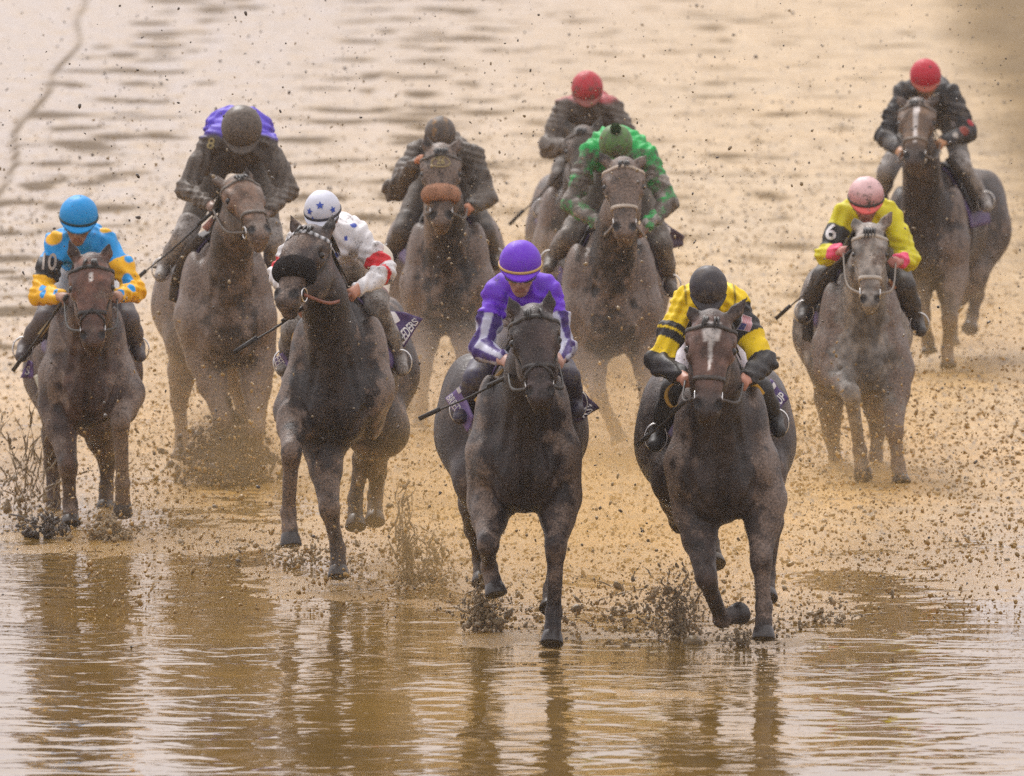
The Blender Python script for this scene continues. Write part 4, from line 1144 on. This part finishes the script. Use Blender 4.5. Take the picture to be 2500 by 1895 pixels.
RUN.append(dict(
 horse=dict(crop=(580, 440, .6083), gv=1428, label='dark horse with thick black fleece noseband and beaded white browband, head turned aside',
  poll=(300, 205), nose=(186, 505), pollyb=-.28, yaw=-24, earL=(208, 135), earR=(384, 130), sh=(200, 610, 800), cb=(400, 1085), hip=(300, 700, 740), hl=.60, deep=.82,
  FL=[(232, 925, .2), (216, 1095, -.22), (204, 1335, -.1), (215, 1470, -.15)], FR=[(345, 1060, .22), (368, 1320, .0), (402, 1480, .03), (406, 1596, -.03)],
  HL=[(520, 1000, 1.35), (500, 1120, 1.8), (472, 1280, 1.75), (474, 1398, 1.65)], HR=[(600, 990, 1.4), (560, 1170, 1.85), (552, 1270, 1.9), (550, 1378, 1.8)],
  coat=(.082, .060, .056), darklegs=.15, mud=.38, hands=[(262, 520, .05), (462, 455, .12)], bridle=(.02, .017, .016), reincol=(.28, .09, .05),
  fleece=(.044, (.02, .016, .016), .345, -10), fflat=.7, beads=1, fmud=.25, nba=.4,
  flaps=[dict(q=[(663, 676, 1.12), (742, 556, 1.18), (668, 530, 1.18), (598, 522, 1.1)], text="EEDERS'", tr=(.02, .90, .07, .40), white=(-.0, .42, .62, .97)),
         dict(q=[(146, 716, .66), (184, 828, .66), (224, 770, .62), (184, 690, .62)], text="EEDERS'", tr=(.02, .9, .08, .8), col=(.22, .16, .32))],
  strips=[dict(p=[(262, 580, .36), (230, 622, .42), (226, 680, .5)], c=(.62, .34, .05), w=.03)]),
 jockey=dict(label='jockey in white jersey with red sleeve bands and white cap with blue stars', helmet=(340, 125, 72), shL=(232, 245), shR=(498, 225, .55), elL=(170, 385, .45), elR=(592, 368, .42), haL=(262, 520, .05), haR=(462, 452, .12), hyaw=-12,
  hip=(480, 330, 1.1), knL=(225, 600), knR=(556, 512, .62), ftL=(196, 722), ftR=(648, 722, .85), jersey=j_star, cap=(.66, .68, .78), capmud=.2, band=(.02, .018, .03), pitch=26, pants=(.66, .58, .48), pmud=.12,
  stars=[(-.46, .30, .022), (.10, .62, .024), (-.28, -.12, .026), (.72, .30, .022)], boot=(.12, .085, .07), boottop=(.30, .055, .05), toe=(.34, .31, .28), skin=(.45, .20, .12), handmud=.05, bootmud=.5),
 whip=((258, 515, -.12), (42, 656, -.2), 'thin dark riding whip under the chin of the horse with the black fleece noseband')))

RUN.append(dict(
 horse=dict(crop=(900, 260, .4773), gv=1062, label='dark hooded horse wearing a thick orange fleece noseband, chest lost in spray',
  poll=(368, 215), nose=(372, 618), earL=(288, 135), earR=(468, 165), sh=(185, 625, 900), cb=(390, 1180), hip=(70, 705, 760), hl=.60, deep=.80,
  FL=[(290, 1120, .2), (282, 1340, -.1), (272, 1530, 0), (268, 1640, 0)], FR=[(490, 1110, .2), (492, 1300, -.2), (486, 1450, .1), (482, 1540, .15)],
  HL=[(180, 1100, 1.4), (200, 1330, 1.8), (205, 1470, 1.8), (205, 1560, 1.75)], HR=[(580, 1100, 1.4), (560, 1330, 1.8), (555, 1440, 1.85), (560, 1520, 1.8)],
  coat=(.115, .092, .078), darklegs=.2, mud=.62, hood=1, cleanhead=.1, hands=[(330, 420, .06), (505, 520, .05)], bridle=(.05, .042, .036), bmud=.55, emblem='26',
  fleece=(.050, (.62, .33, .21), .37, 2), fmud=.22),
 jockey=dict(label='muddy dark clad jockey raising one hand to his goggles, cap with orange stripes', helmet=(366, 146, 80), shL=(242, 232), shR=(548, 255), elL=(128, 430, .35), elR=(596, 470, .38), haL=(262, 268, .10), haR=(505, 520, .05),
  hip=(385, 330), knL=(175, 640), knR=(592, 640), ftL=(112, 750), ftR=(640, 770), jersey=j_brown, cap=(.06, .05, .045), capfn=cap_bands, capmud=.55, pitch=34, pants=(.10, .08, .065), pmud=.65, facemud=.8, handmud=.0, skin=(.50, .20, .10), arm=1.15, bootmud=.6)))

RUN.append(dict(
 horse=dict(crop=(1030, 570, .6261), gv=1602, label='nearly black horse leading the field beneath the purple capped rider',
  poll=(432, 300), nose=(466, 668), earL=(336, 240), earR=(498, 214), sh=(198, 592, 800), cb=(400, 1112), hip=(56, 636, 760), hl=.60, deep=.82,
  FL=[(268, 1050, .25), (258, 1215, -.08), (262, 1300, .16), (292, 1412, .10)], FR=[(532, 1030, .2), (522, 1220, .0), (514, 1480, .06), (506, 1604, -.02)],
  HL=[(140, 950, 1.35), (205, 1150, 1.85), (228, 1270, 2.05), (238, 1370, 1.95)], HR=[(560, 900, 1.4), (545, 1140, 1.75), (505, 1390, 1.75), (500, 1470, 1.65)],
  coat=(.070, .045, .043), points=(.03, .024, .024), darklegs=.2, mud=.27, hands=[(335, 505, .02), (532, 505, .02)], fig8=1, noseband=(.022, .017, .016),
  flaps=[dict(q=[(92, 642, .70), (180, 778, .66), (206, 715, .62), (150, 596, .66)], text="BREEDERS'", tr=(.02, .75, .08, .5), col=(.24, .17, .40), white=(.0, .16, .80, 1.0)),
         dict(q=[(600, 742, 1.0), (690, 682, 1.1), (622, 612, 1.05), (560, 690, .95)], text="RS'", tr=(.30, .86, .06, .40), col=(.055, .03, .075))],
  strips=[dict(p=[(324, 535, .36), (262, 602, .44), (214, 660, .52)], c=(.60, .36, .09), w=.042)]),
 jockey=dict(label='jockey in purple cap with golden rim and purple jersey with striped sleeves', helmet=(384, 122, 82), shL=(280, 225), shR=(508, 225), elL=(236, 452, .36), elR=(556, 445, .36), haL=(335, 500, .02), haR=(532, 500, .02),
  hip=(385, 392), knL=(210, 572), knR=(566, 566), ftL=(162, 676), ftR=(592, 652), jersey=j_purple, cap=(.16, .03, .64), band=(.62, .40, .13), capmud=.2, pitch=20, pants=(.60, .57, .57), pmud=.2, boot=(.035, .028, .07), facemud=.12, skin=(.46, .25, .19), handmud=.05, gstrap=(.04, .035, .03), arm=.95),
 whip=((332, 560, -.02), (38, 700, .3), 'dark riding whip pointing out beside the purple capped rider')))

RUN.append(dict(
 horse=dict(crop=(1240, 140, .5722), gv=915, label='pale dun horse mostly hidden behind the green capped rider',
  poll=(322, 312), nose=(325, 590), earL=(240, 258), earR=(402, 244), sh=(120, 500, 720), cb=(320, 1010), hip=(90, 520, 640), hl=.60, deep=.82,
  FL=[(230, 950, .2), (226, 1130, -.1), (220, 1260, 0), (216, 1340, 0)], FR=[(400, 950, .2), (404, 1130, -.1), (410, 1230, .1), (410, 1300, .1)],
  HL=[(170, 930, 1.4), (180, 1090, 1.8), (180, 1180, 1.8), (180, 1240, 1.7)], HR=[(460, 930, 1.4), (450, 1090, 1.8), (450, 1180, 1.8), (450, 1240, 1.7)],
  coat=(.20, .165, .13), darklegs=.1, mud=.5, hands=[(272, 380, .03), (400, 395, .03)], bridle=(.07, .055, .045), bmud=.5),
 jockey=dict(label='jockey in red cap and red yoke with muddy olive sleeves', helmet=(338, 138, 68), shL=(232, 215), shR=(462, 220), elL=(178, 385, .36), elR=(520, 380, .36), haL=(272, 380, .03), haR=(400, 395, .03),
  hip=(350, 290), knL=(220, 520), knR=(470, 540), ftL=(150, 640), ftR=(520, 660), jersey=j_red, cap=(.48, .03, .045), visor=(.30, .10, .08), capmud=.36, pitch=34, pants=(.14, .115, .08), pmud=.6, facemud=.8, handmud=.7, arm=1.15, bootmud=.7),
 whip=((250, 470, .02), (42, 678, .2), 'broad muddy riding whip hanging beside the red capped rider with red yoke')))

RUN.append(dict(
 horse=dict(crop=(1240, 140, .5722), gv=1125, label='grey brown horse with white browband and white noseband under the green cap',
  poll=(492, 448), nose=(500, 772), earL=(384, 398), earR=(592, 418), sh=(225, 645, 960), cb=(485, 1300), hip=(150, 680, 860), hl=.60, deep=.84,
  FL=[(345, 1270, .2), (385, 1440, -.12), (450, 1570, .02), (478, 1640, .0)], FR=[(600, 1260, .2), (596, 1440, .0), (588, 1600, .05), (586, 1690, .0)],
  HL=[(255, 1200, 1.4), (270, 1420, 1.8), (275, 1540, 1.8), (275, 1620, 1.75)], HR=[(640, 1200, 1.4), (640, 1420, 1.8), (640, 1540, 1.8), (640, 1620, 1.75)],
  coat=(.11, .09, .078), darklegs=.15, mud=.6, cleanhead=.1, hands=[(425, 738, .02), (568, 748, .02)], bridle=(.45, .36, .28), noseband=(.50, .42, .34), bmud=.35, reincol=(.22, .18, .15),
  flaps=[dict(q=[(660, 830, 1.0), (742, 806, 1.1), (748, 762, 1.1), (662, 700, 1.0)], col=(.08, .05, .07), white=(.0, .34, .3, .92))],
  strips=[dict(p=[(262, 770, .6), (215, 840, .7), (180, 890, .8)], c=(.03, .025, .022), w=.05, mud=.4)]),
 jockey=dict(label='jockey in green cap with pompom and green jersey with checked muddy sleeves', helmet=(460, 372, 72), shL=(338, 405), shR=(608, 425), elL=(272, 625, .38), elR=(685, 622, .38), haL=(425, 735, .02), haR=(568, 745, .02),
  hip=(475, 500), knL=(262, 770), knR=(655, 800), ftL=(185, 862), ftR=(690, 965), bk=-.10, tw=1.35, jersey=j_green, cap=(.10, .22, .055), capmud=.42, pompom=(.03, .07, .02), pitch=42, hump=.10, pants=(.16, .13, .10), pmud=.5, facemud=.7, handmud=.5, toe=(.4, .35, .3), bootmud=.6)))

RUN.append(dict(
 horse=dict(crop=(1530, 630, .5963), gv=1606, label='bay horse with white star and narrow stripe on its face',
  poll=(350, 238), nose=(330, 660), earL=(256, 196), earR=(498, 156), sh=(185, 592, 800), cb=(430, 1112), hip=(36, 686, 720), hl=.60, deep=.82,
  FL=[(285, 1040, .25), (325, 1310, -.05), (388, 1478, .22), (462, 1452, .34)], FR=[(560, 990, .2), (550, 1240, .02), (562, 1430, .0), (560, 1562, -.05)],
  HL=[(120, 900, 1.35), (215, 1070, 1.9), (345, 1165, 2.1), (362, 1262, 2.0)], HR=[(630, 880, 1.4), (600, 1080, 1.8), (575, 1300, 1.8), (572, 1400, 1.7)],
  coat=(.108, .074, .064), facecol=(.19, .105, .08), points=(.035, .028, .026), darklegs=.3, mud=.30, blaze=[(.08, .185, .046, .036), (.17, .34, .016, .004)], blazex=.0,
  hands=[(240, 498, .02), (478, 508, .02)], noseband=(.06, .048, .042), bridle=(.05, .04, .035), bmud=.4,
  flaps=[dict(q=[(606, 650, 1.0), (658, 580, 1.1), (586, 496, 1.1), (556, 560, 1.0)], text='S CUP', tr=(.02, .93, .10, .44), col=(.085, .05, .17), white=(.62, .92, .68, .88))],
  strips=[dict(p=[(215, 503, .3), (172, 532, .3), (163, 575, .3), (188, 612, .3), (226, 594, .3)], c=(.62, .36, .06), w=.022), dict(p=[(512, 516, .3), (534, 532, .35), (556, 562, .4)], c=(.72, .40, .03), w=.036)]),
 jockey=dict(label='jockey in black cap and yellow jersey with black sleeves and small flag patch', helmet=(334, 125, 78), shL=(232, 185), shR=(452, 185), elL=(130, 428, .36), elR=(562, 428, .36), haL=(240, 495, .02), haR=(478, 505, .02),
  hip=(340, 360), hump=.08, knL=(196, 540), knR=(545, 545), ftL=(128, 722), ftR=(606, 664), bk=-.13, tw=1.25, jersey=j_yellow, cap=(.04, .035, .04), capmud=.38, pitch=44, pants=(.62, .58, .66), pmud=.2, facemud=.5, handmud=.05, skin=(.5, .22, .14),
  boot=(.02, .018, .018), bootmud=.2, arm=1.08, decals=[dict(kind='flag', at=(494, 258), size=(.088, .056), rot=68, n=(.35, -1, .2))]),
 whip=((228, 596, .0), (72, 742, .35), 'black riding whip across the boot of the yellow and black rider')))

RUN.append(dict(
 horse=dict(crop=(1880, 100, .6798), gv=1182, label='grey horse with white browband and noseband, one foreleg lifted',
  poll=(358, 668), nose=(360, 968), earL=(300, 632), earR=(442, 604), sh=(172, 474, 980), cb=(330, 1300), hip=(96, 494, 1040), hl=.58, deep=.82, hscale=.98,
  FL=[(228, 1175, .18), (292, 1272, -.30), (322, 1470, -.05), (336, 1568, .02)], FR=[(448, 1180, .2), (446, 1400, -.1), (460, 1520, -.08), (472, 1592, -.14)],
  HL=[(145, 1150, 1.4), (220, 1410, 1.8), (236, 1510, 1.85), (238, 1590, 1.8)], HR=[(430, 1180, 1.4), (388, 1390, 1.75), (380, 1490, 1.75), (380, 1570, 1.7)],
  tone=1.3, headlight=.2, coat=(.30, .27, .24), points=(.14, .125, .11), darklegs=.25, mud=.38, cleanhead=.1, hands=[(262, 752, .02), (452, 792, .02)], bridle=(.46, .40, .33), noseband=(.55, .49, .42), bmud=.25, reincol=(.3, .25, .2),
  strips=[dict(p=[(262, 780, .3), (190, 860, .5), (140, 970, .75), (135, 1080, .8)], c=(.035, .03, .028), w=.08, mud=.4), dict(p=[(428, 862, .25), (448, 892, .3)], c=(.32, .13, .06), w=.03)]),
 jockey=dict(label='jockey in pale pink cap and yellow green jersey with armband number 6', helmet=(345, 562, 64), shL=(258, 622), shR=(440, 625), elL=(200, 770, .36), elR=(498, 785, .36), haL=(262, 752, .02), haR=(452, 790, .02),
  hip=(350, 720), knL=(190, 850), knR=(482, 880), ftL=(128, 965), ftR=(528, 1010), jersey=j_pink, cap=(.62, .30, .30), capfn=cap_pink, visor=(.78, .13, .11), band=(.05, .04, .035), capmud=.34, pitch=26, pants=(.16, .13, .09), pmud=.5, facemud=.5, boot=(.04, .034, .03),
  decals=[dict(kind='text', text='6', at=(217, 680), size=.15, rot=-8)], skin=(.5, .2, .16)),
 whip=((278, 765, -.02), (52, 970, .35), 'thin riding whip trailing beside the rider with armband number 6')))

RUN.append(dict(
 horse=dict(crop=(1880, 100, .6798), gv=908, label='brown horse with narrow white blaze farthest up the track, under a black jersey',
  poll=(530, 222), nose=(518, 450), yaw=-6, earL=(452, 195), earR=(612, 182), sh=(415, 705, 560), cb=(600, 905), hip=(540, 852, 640), hl=.60, deep=.84,
  FL=[(528, 850, .2), (548, 985, -.08), (566, 1070, .05), (572, 1120, .02)], FR=[(650, 850, .2), (645, 1000, -.1), (636, 1110, 0), (640, 1172, -.05)],
  HL=[(640, 850, 1.4), (650, 960, 1.8), (652, 1030, 1.8), (652, 1090, 1.75)], HR=[(765, 830, 1.35), (742, 910, 1.8), (728, 985, 1.75), (715, 1040, 1.65)],
  coat=(.115, .076, .056), facecol=(.24, .155, .10), darklegs=.2, mud=.36, blaze=[(.13, .22, .022, .014), (.2, .42, .014, .012)], hands=[(470, 400, .02), (612, 366, .02)], bridle=(.12, .09, .07), noseband=(.2, .15, .11), bmud=.4,
  strips=[dict(p=[(640, 420, .4), (700, 500, .55), (745, 590, .75)], c=(.03, .025, .022), w=.06, mud=.4)]),
 jockey=dict(label='jockey in red cap and black muddy jersey at the far end of the field', helmet=(558, 130, 56), shL=(470, 185), shR=(655, 190), elL=(415, 345, .36), elR=(708, 330, .36), haL=(470, 400, .02), haR=(612, 366, .02),
  hip=(590, 250, 1.05), knL=(420, 470), knR=(688, 455), ftL=(398, 560), ftR=(768, 570), jersey=j_black, cap=(.52, .018, .04), visor=(.40, .10, .06), capmud=.25, pitch=28, pants=(.13, .11, .085), pmud=.55, facemud=.5, handmud=.1, skin=(.5, .25, .12), arm=1.1, toe=(.4, .36, .33))))

for r in RUN:
    r['horse']['coat'] = tuple(x*r['horse'].get('tone', .54) for x in r['horse']['coat'])
    hz = horse(r['horse']); jockey(r['jockey'], hz)
    if 'whip' in r: whip(hz, *r['whip'])

# ------------------------------------------------------------------ flung mud, spray and mist
def ico(sub=0):
    t = (1+5**.5)/2
    v = [(-1, t, 0), (1, t, 0), (-1, -t, 0), (1, -t, 0), (0, -1, t), (0, 1, t), (0, -1, -t), (0, 1, -t), (t, 0, -1), (t, 0, 1), (-t, 0, -1), (-t, 0, 1)]
    f = [(0, 11, 5), (0, 5, 1), (0, 1, 7), (0, 7, 10), (0, 10, 11), (1, 5, 9), (5, 11, 4), (11, 10, 2), (10, 7, 6), (7, 1, 8), (3, 9, 4), (3, 4, 2), (3, 2, 6), (3, 6, 8), (3, 8, 9), (4, 9, 5), (2, 4, 11), (6, 2, 10), (8, 6, 7), (9, 8, 1)]
    v = [unit(x) for x in v]
    for _ in range(sub):
        c = {}; nf = []
        def mp_(i, j):
            k = (min(i, j), max(i, j))
            if k not in c: c[k] = len(v); v.append(unit(v[i]+v[j]))
            return c[k]
        for a, b, d in f:
            x, y, z = mp_(a, b), mp_(b, d), mp_(d, a); nf += [(a, x, z), (b, y, x), (d, z, y), (x, y, z)]
        f = nf
    return np.array(v), np.array(f)
def blobs(pos, size, stretch=1.8, sub=0):
    v0, f0 = ico(sub); n = len(pos); k = len(v0)
    sc_ = size[:, None]*np.stack([rng.uniform(.6, 1.2, n), rng.uniform(.6, 1.2, n), rng.uniform(.8, stretch, n)], 1)
    V = v0[None]*sc_[:, None, :]*rng.uniform(.65, 1.35, (n, k))[:, :, None]
    ang = rng.normal(0, .7, n); ca, sa = np.cos(ang)[:, None], np.sin(ang)[:, None]
    x, z = V[..., 0].copy(), V[..., 2].copy(); V[..., 0] = ca*x + sa*z; V[..., 2] = -sa*x + ca*z
    V += pos[:, None, :]
    F = f0[None] + (np.arange(n)*k)[:, None, None]
    return V.reshape(-1, 3), F.reshape(-1, 3)
def stuff(name, V, F, mat, label):
    return setp(mk(name, V, F, mat), kind='stuff', label=label)
M['gold'] = M['gold']; M['spray'] = mat_plain('golden_spray', (.42, .25, .065), .3, spec=.5, bscale=150, bumps=.3, var=.5)
# clods thrown up over the whole field
n = 8500
Y = rng.uniform(68, 112, n); X = rng.uniform(-1, 1, n)*(Y*.0415); Z = rng.beta(1.3, 1.6, n)*4.6
Z *= np.where(rng.random(n) < .5, 1, rng.random(n)); sz = .0032*np.exp(rng.normal(0, .5, n))*(Y/85)
sz = np.minimum(sz, .0115)
V, F_ = blobs(np.stack([X, Y, Z], 1), sz); stuff('flung_mud_droplets', V, F_, M['muddark'], 'dark specks of mud thrown through the air over the whole field')
# plumes trailing each runner
Ps = []; Ss = []
for r in RUN:
    h = r['horse']; Y0 = depth_of(h['gv']); x0 = P(h['crop'][0] + h['crop'][2]*(h['hip'][0]+h['hip'][1])/2, h['gv'], Y0)[0]
    k = 700; t_ = rng.beta(1.1, 2.2, k)*7
    Ps.append(np.stack([x0 + rng.normal(0, .38 + .10*t_), Y0 + 1.6 + t_, np.abs(rng.normal(.2 + .25*t_, .55 + .12*t_))], 1)); Ss.append(.0042*np.exp(rng.normal(0, .5, k)))
V, F_ = blobs(np.concatenate(Ps), np.minimum(np.concatenate(Ss), .009)); stuff('kicked_up_mud', V, F_, M['mud'], 'mud kicked up in plumes behind the horses')
# clods and crumbs lying on the churned surface
for nm, n, mt, r0, lb in (('mud_clods', 4500, M['mud'], .0075, 'brown clods of wet mud lying on the churned track'), ('mud_crumbs', 2600, M['muddark'], .006, 'dark crumbs of mud lying on the churned track'), ('golden_clods', 12000, M['spray'], .008, 'golden clods of silt lying on the churned track')):
    Y = 70 + 75*rng.beta(1., 2.4, n); X = rng.uniform(-1, 1, n)*(Y*.0425)
    ok = Y > shore_depth(X, Y) + .2; X, Y = X[ok], Y[ok]
    sz = np.minimum(r0*np.exp(rng.normal(0, .5, len(X)))*(Y/85)**.5, .020)
    V, F_ = blobs(np.stack([X, Y, np.maximum(ground_height(X, Y), 0) + sz*.25], 1), sz, 1.); stuff(nm, V, F_, mt, lb)
# golden curtain of fine spatter low behind the leading horses
n = 20000
Y = rng.uniform(71.5, 88, n); X = rng.uniform(-1, 1, n)*(Y*.041) ; Z = np.abs(rng.normal(0, .34, n))*np.clip((Y-69)/7, .3, 1.2)
ok = (X > -2.6 + .0*Y) ; X, Y, Z = X[ok], Y[ok], Z[ok]
V, F_ = blobs(np.stack([X, Y, Z], 1), np.minimum(.0042*np.exp(rng.normal(0, .5, len(X))), .014), 1.9); stuff('golden_spatter', V, F_, M['spray'], 'low curtain of fine golden mud spatter behind the leading horses')
# splashes where hooves strike: clods, drops and strings of muddy water
def splash(u, v, Yoff, wd, hg, n, mat, label, strings=14, size=.012, lean=0.):
    Y0 = depth_of(v) + Yoff; c = P(u, v, Y0); c[2] = max(c[2], 0)
    t_ = rng.beta(1., 1.9, n); th = rng.uniform(0, 2*pi, n); rr = np.abs(rng.normal(0, .5, n))
    pos = np.stack([c[0] + wd*rr*np.cos(th)*(.55 + .7*t_) + lean*t_*hg, c[1] + wd*.7*rr*np.sin(th), c[2] + .01 + hg*t_*np.exp(-.6*rr)], 1)
    V, F_ = blobs(pos, np.minimum(.50*size*np.exp(rng.normal(-.25, .6, n))*(1.25-.6*t_), .03), 2.3, 1)
    o = len(V); Vs = [V]; Fs = [tuple(q) for q in F_]
    for k in range(strings):
        a = rng.uniform(0, 2*pi); r0 = wd*.5*rng.random(); b = c + A(r0*cos(a), r0*.6*sin(a), 0.005)
        hh = hg*rng.uniform(.25, 1.05); lx = rng.normal(0, .28)*wd + lean*hh
        m_ = 16; ph = rng.uniform(0, 6, 4); q0 = rng.uniform(0, .35); am = rng.uniform(.015, .05)
        qs = np.linspace(q0, min(1, q0 + rng.uniform(.35, .8)), m_)
        pts = [b + A(lx*q*q + am*sin(8*q + ph[0]) + .35*am*sin(23*q + ph[1]), .05*sin(5*q+ph[2]), hh*q*(1.25-.35*q)) for q in qs]
        rd = .0036*(.35 + 1.3*np.abs(np.sin(np.linspace(0, 9, m_) + ph[3]))**3)*rng.uniform(.7, 1.3)
        rd[0] = rd[-1] = .001
        tv, tf = tube(pts, rd, 5); Vs.append(tv); Fs += [tuple(i+o for i in q) for q in tf]; o += len(tv)
    stuff('mud_splash', np.concatenate(Vs), Fs, mat, label)
splash(560, 1180, -.15, .42, .58, 2200, M['muddark'], 'dark burst of mud hiding the hooves of the mud coated brown horse', 20, .020)
splash(1175, 1540, -.05, .2, .36, 600, M['mud'], 'dark splash of mud behind the leading near black horse', 10, .012)
splash(1650, 1560, .1, .32, .46, 1000, M['mud'], 'spiky splash of mud beside the bay horse with the white star', 12, .0078)
splash(1815, 1585, .25, .30, .14, 160, M['mud'], 'low splash of mud under the forefeet of the bay horse with the white star', 6, .010)
splash(995, 1440, .1, .15, .82, 700, M['mud'], 'tall net of muddy water strings thrown up beside the dark horse', 26, .0065)
splash(1060, 1440, .2, .30, .45, 240, M['mud'], 'loose strings and drops of muddy water beside the tall splash', 22, .009)
splash(55, 1290, .5, .75, .95, 520, M['mud'], 'branching sheet of muddy water thrown out behind horse number 10', 40, .008)
splash(120, 1312, -.1, .26, .20, 240, M['muddark'], 'dark splash round a forefoot of horse number 10', 8, .014)
splash(278, 1322, -.12, .34, .20, 320, M['mud'], 'pale splash crown under the lifted forefoot of horse number 10', 12, .012)
splash(760, 1390, .2, .9, .22, 420, M['mud'], 'scattered drops of mud behind the forefeet of the dark horse', 6, .010)
splash(1560, 1560, 1.2, 1.6, .35, 520, M['mud'], 'scattered spatter of mud between the two leading horses', 6, .010)
splash(2050, 1545, .6, .9, .12, 160, M['mud'], 'scattered spatter of mud beside the bay horse with the white star', 3, .009)
splash(1930, 1090, .6, .7, .5, 300, M['mud'], 'mud thrown up beside the grey horse', 8, .010)

def vol(name, dens, colr, aniso=.25, cloud=False):
    m = bpy.data.materials.new(name); m.use_nodes = True; t = m.node_tree; t.nodes.clear()
    o = t.nodes.new('ShaderNodeOutputMaterial'); x = t.nodes.new('ShaderNodeVolumePrincipled')
    x.inputs['Density'].default_value = dens; x.inputs['Color'].default_value = (*colr, 1); x.inputs['Anisotropy'].default_value = aniso
    t.links.new(x.outputs[0], o.inputs['Volume'])
    if cloud:      # thins out towards its edge and breaks into wisps
        tc = nd(t, 'ShaderNodeTexCoord'); vm = nd(t, 'ShaderNodeVectorMath', operation='MULTIPLY_ADD')
        t.links.new(tc.outputs['Generated'], vm.inputs[0]); vm.inputs[1].default_value = (2, 2, 1.35); vm.inputs[2].default_value = (-1, -1, -.35)
        ln = nd(t, 'ShaderNodeVectorMath', operation='LENGTH'); t.links.new(vm.outputs[0], ln.inputs[0])
        fall = ramp(t, ln.outputs['Value'], .98, .15)
        wisp = ramp(t, noise(t, tc.outputs['Object'], 2.4, 3, .6), .30, .68, .25, 1.5)
        t.links.new(math_(t, 'MULTIPLY', math_(t, 'MULTIPLY', fall, wisp), dens), x.inputs['Density'])
    return m
def mist(c, r, dens, colr, label):
    v0, f0 = ico(3); V = v0*np.asarray(r)*(1 + .22*(vnoise(v0+3, 1.9, int(c[0]*7) % 50)-.5))[:, None] + np.asarray(c)
    V[:, 2] = np.maximum(V[:, 2], .03 + .0*V[:, 2])
    o = stuff('spray_mist', V, f0, vol('spray_mist', dens, colr, cloud=True), label)
GOLD, GREY = (.82, .57, .25), (.70, .60, .50)
for i, r in enumerate(RUN):
    h = r['horse']; Y0 = depth_of(h['gv']); x0 = P(h['crop'][0] + h['crop'][2]*(h['hip'][0]+h['hip'][1])/2, h['gv'], Y0)[0]
    lead = i in (0, 2, 4, 7)
    mist((x0, Y0 + 3.2, .55), (1.25, 2.4, 1.0), {0: .08, 2: .08}.get(i, .17), GOLD, 'golden mist of spray trailing behind the ' + h['label'].split(',')[0])
    if not lead: mist((x0 - .05, Y0 + .3, .25), (1.0, 1.5, 1.0), {1: .14, 8: .04, 9: .14}.get(i, .26), GREY, 'grey brown spray round the legs of the ' + h['label'].split(',')[0])
mist((.3, 76.0, .4), (3.4, 3.4, .95), .09, GOLD, 'wide low bank of golden spray behind the leading horses')
x4 = P(1085, 900, 84)[0]
mist((x4, 80.6, .55), (.9, 1.0, 1.0), .36, GREY, 'spray in front of the hooded horse')
mist((P(1480, 900, 82)[0], 78.9, .5), (.9, .9, .95), .24, GREY, 'spray in front of the horse with the white browband')
DARK = (.30, .22, .16)
for u, v, yo, rr, dn, lb in ((560, 1150, -.1, (.46, .45, .36), 5.0, 'dark cloud of mud round the forefeet of the mud coated brown horse'), (1660, 1530, .2, (.32, .3, .30), 1.1, 'dark cloud of mud beside the bay horse with the white star'), (1180, 1500, .1, (.2, .2, .26), 1.0, 'dark cloud of mud behind the near black horse'), (60, 1210, .8, (.55, .5, .5), .8, 'brown cloud of spray behind horse number 10')):
    Yd = depth_of(v + 30) + yo; cc = P(u, v, Yd); mist((cc[0], Yd, max(cc[2], rr[2]*.6)), rr, dn, DARK, lb)
# air full of fine rain and spray
Vb = np.array([(x, y, z) for x in (-60, 60) for y in (-5, 420) for z in (-1.2, 7.5)]); Fb = [(0, 1, 3, 2), (4, 6, 7, 5), (0, 4, 5, 1), (2, 3, 7, 6), (0, 2, 6, 4), (1, 5, 7, 3)]
hz_ = mk('haze', Vb, Fb, vol('rain_haze', .0003, (.93, .91, .92), .2), smooth=False); setp(hz_, kind='stuff', label='thin haze of rain and spray over the track')
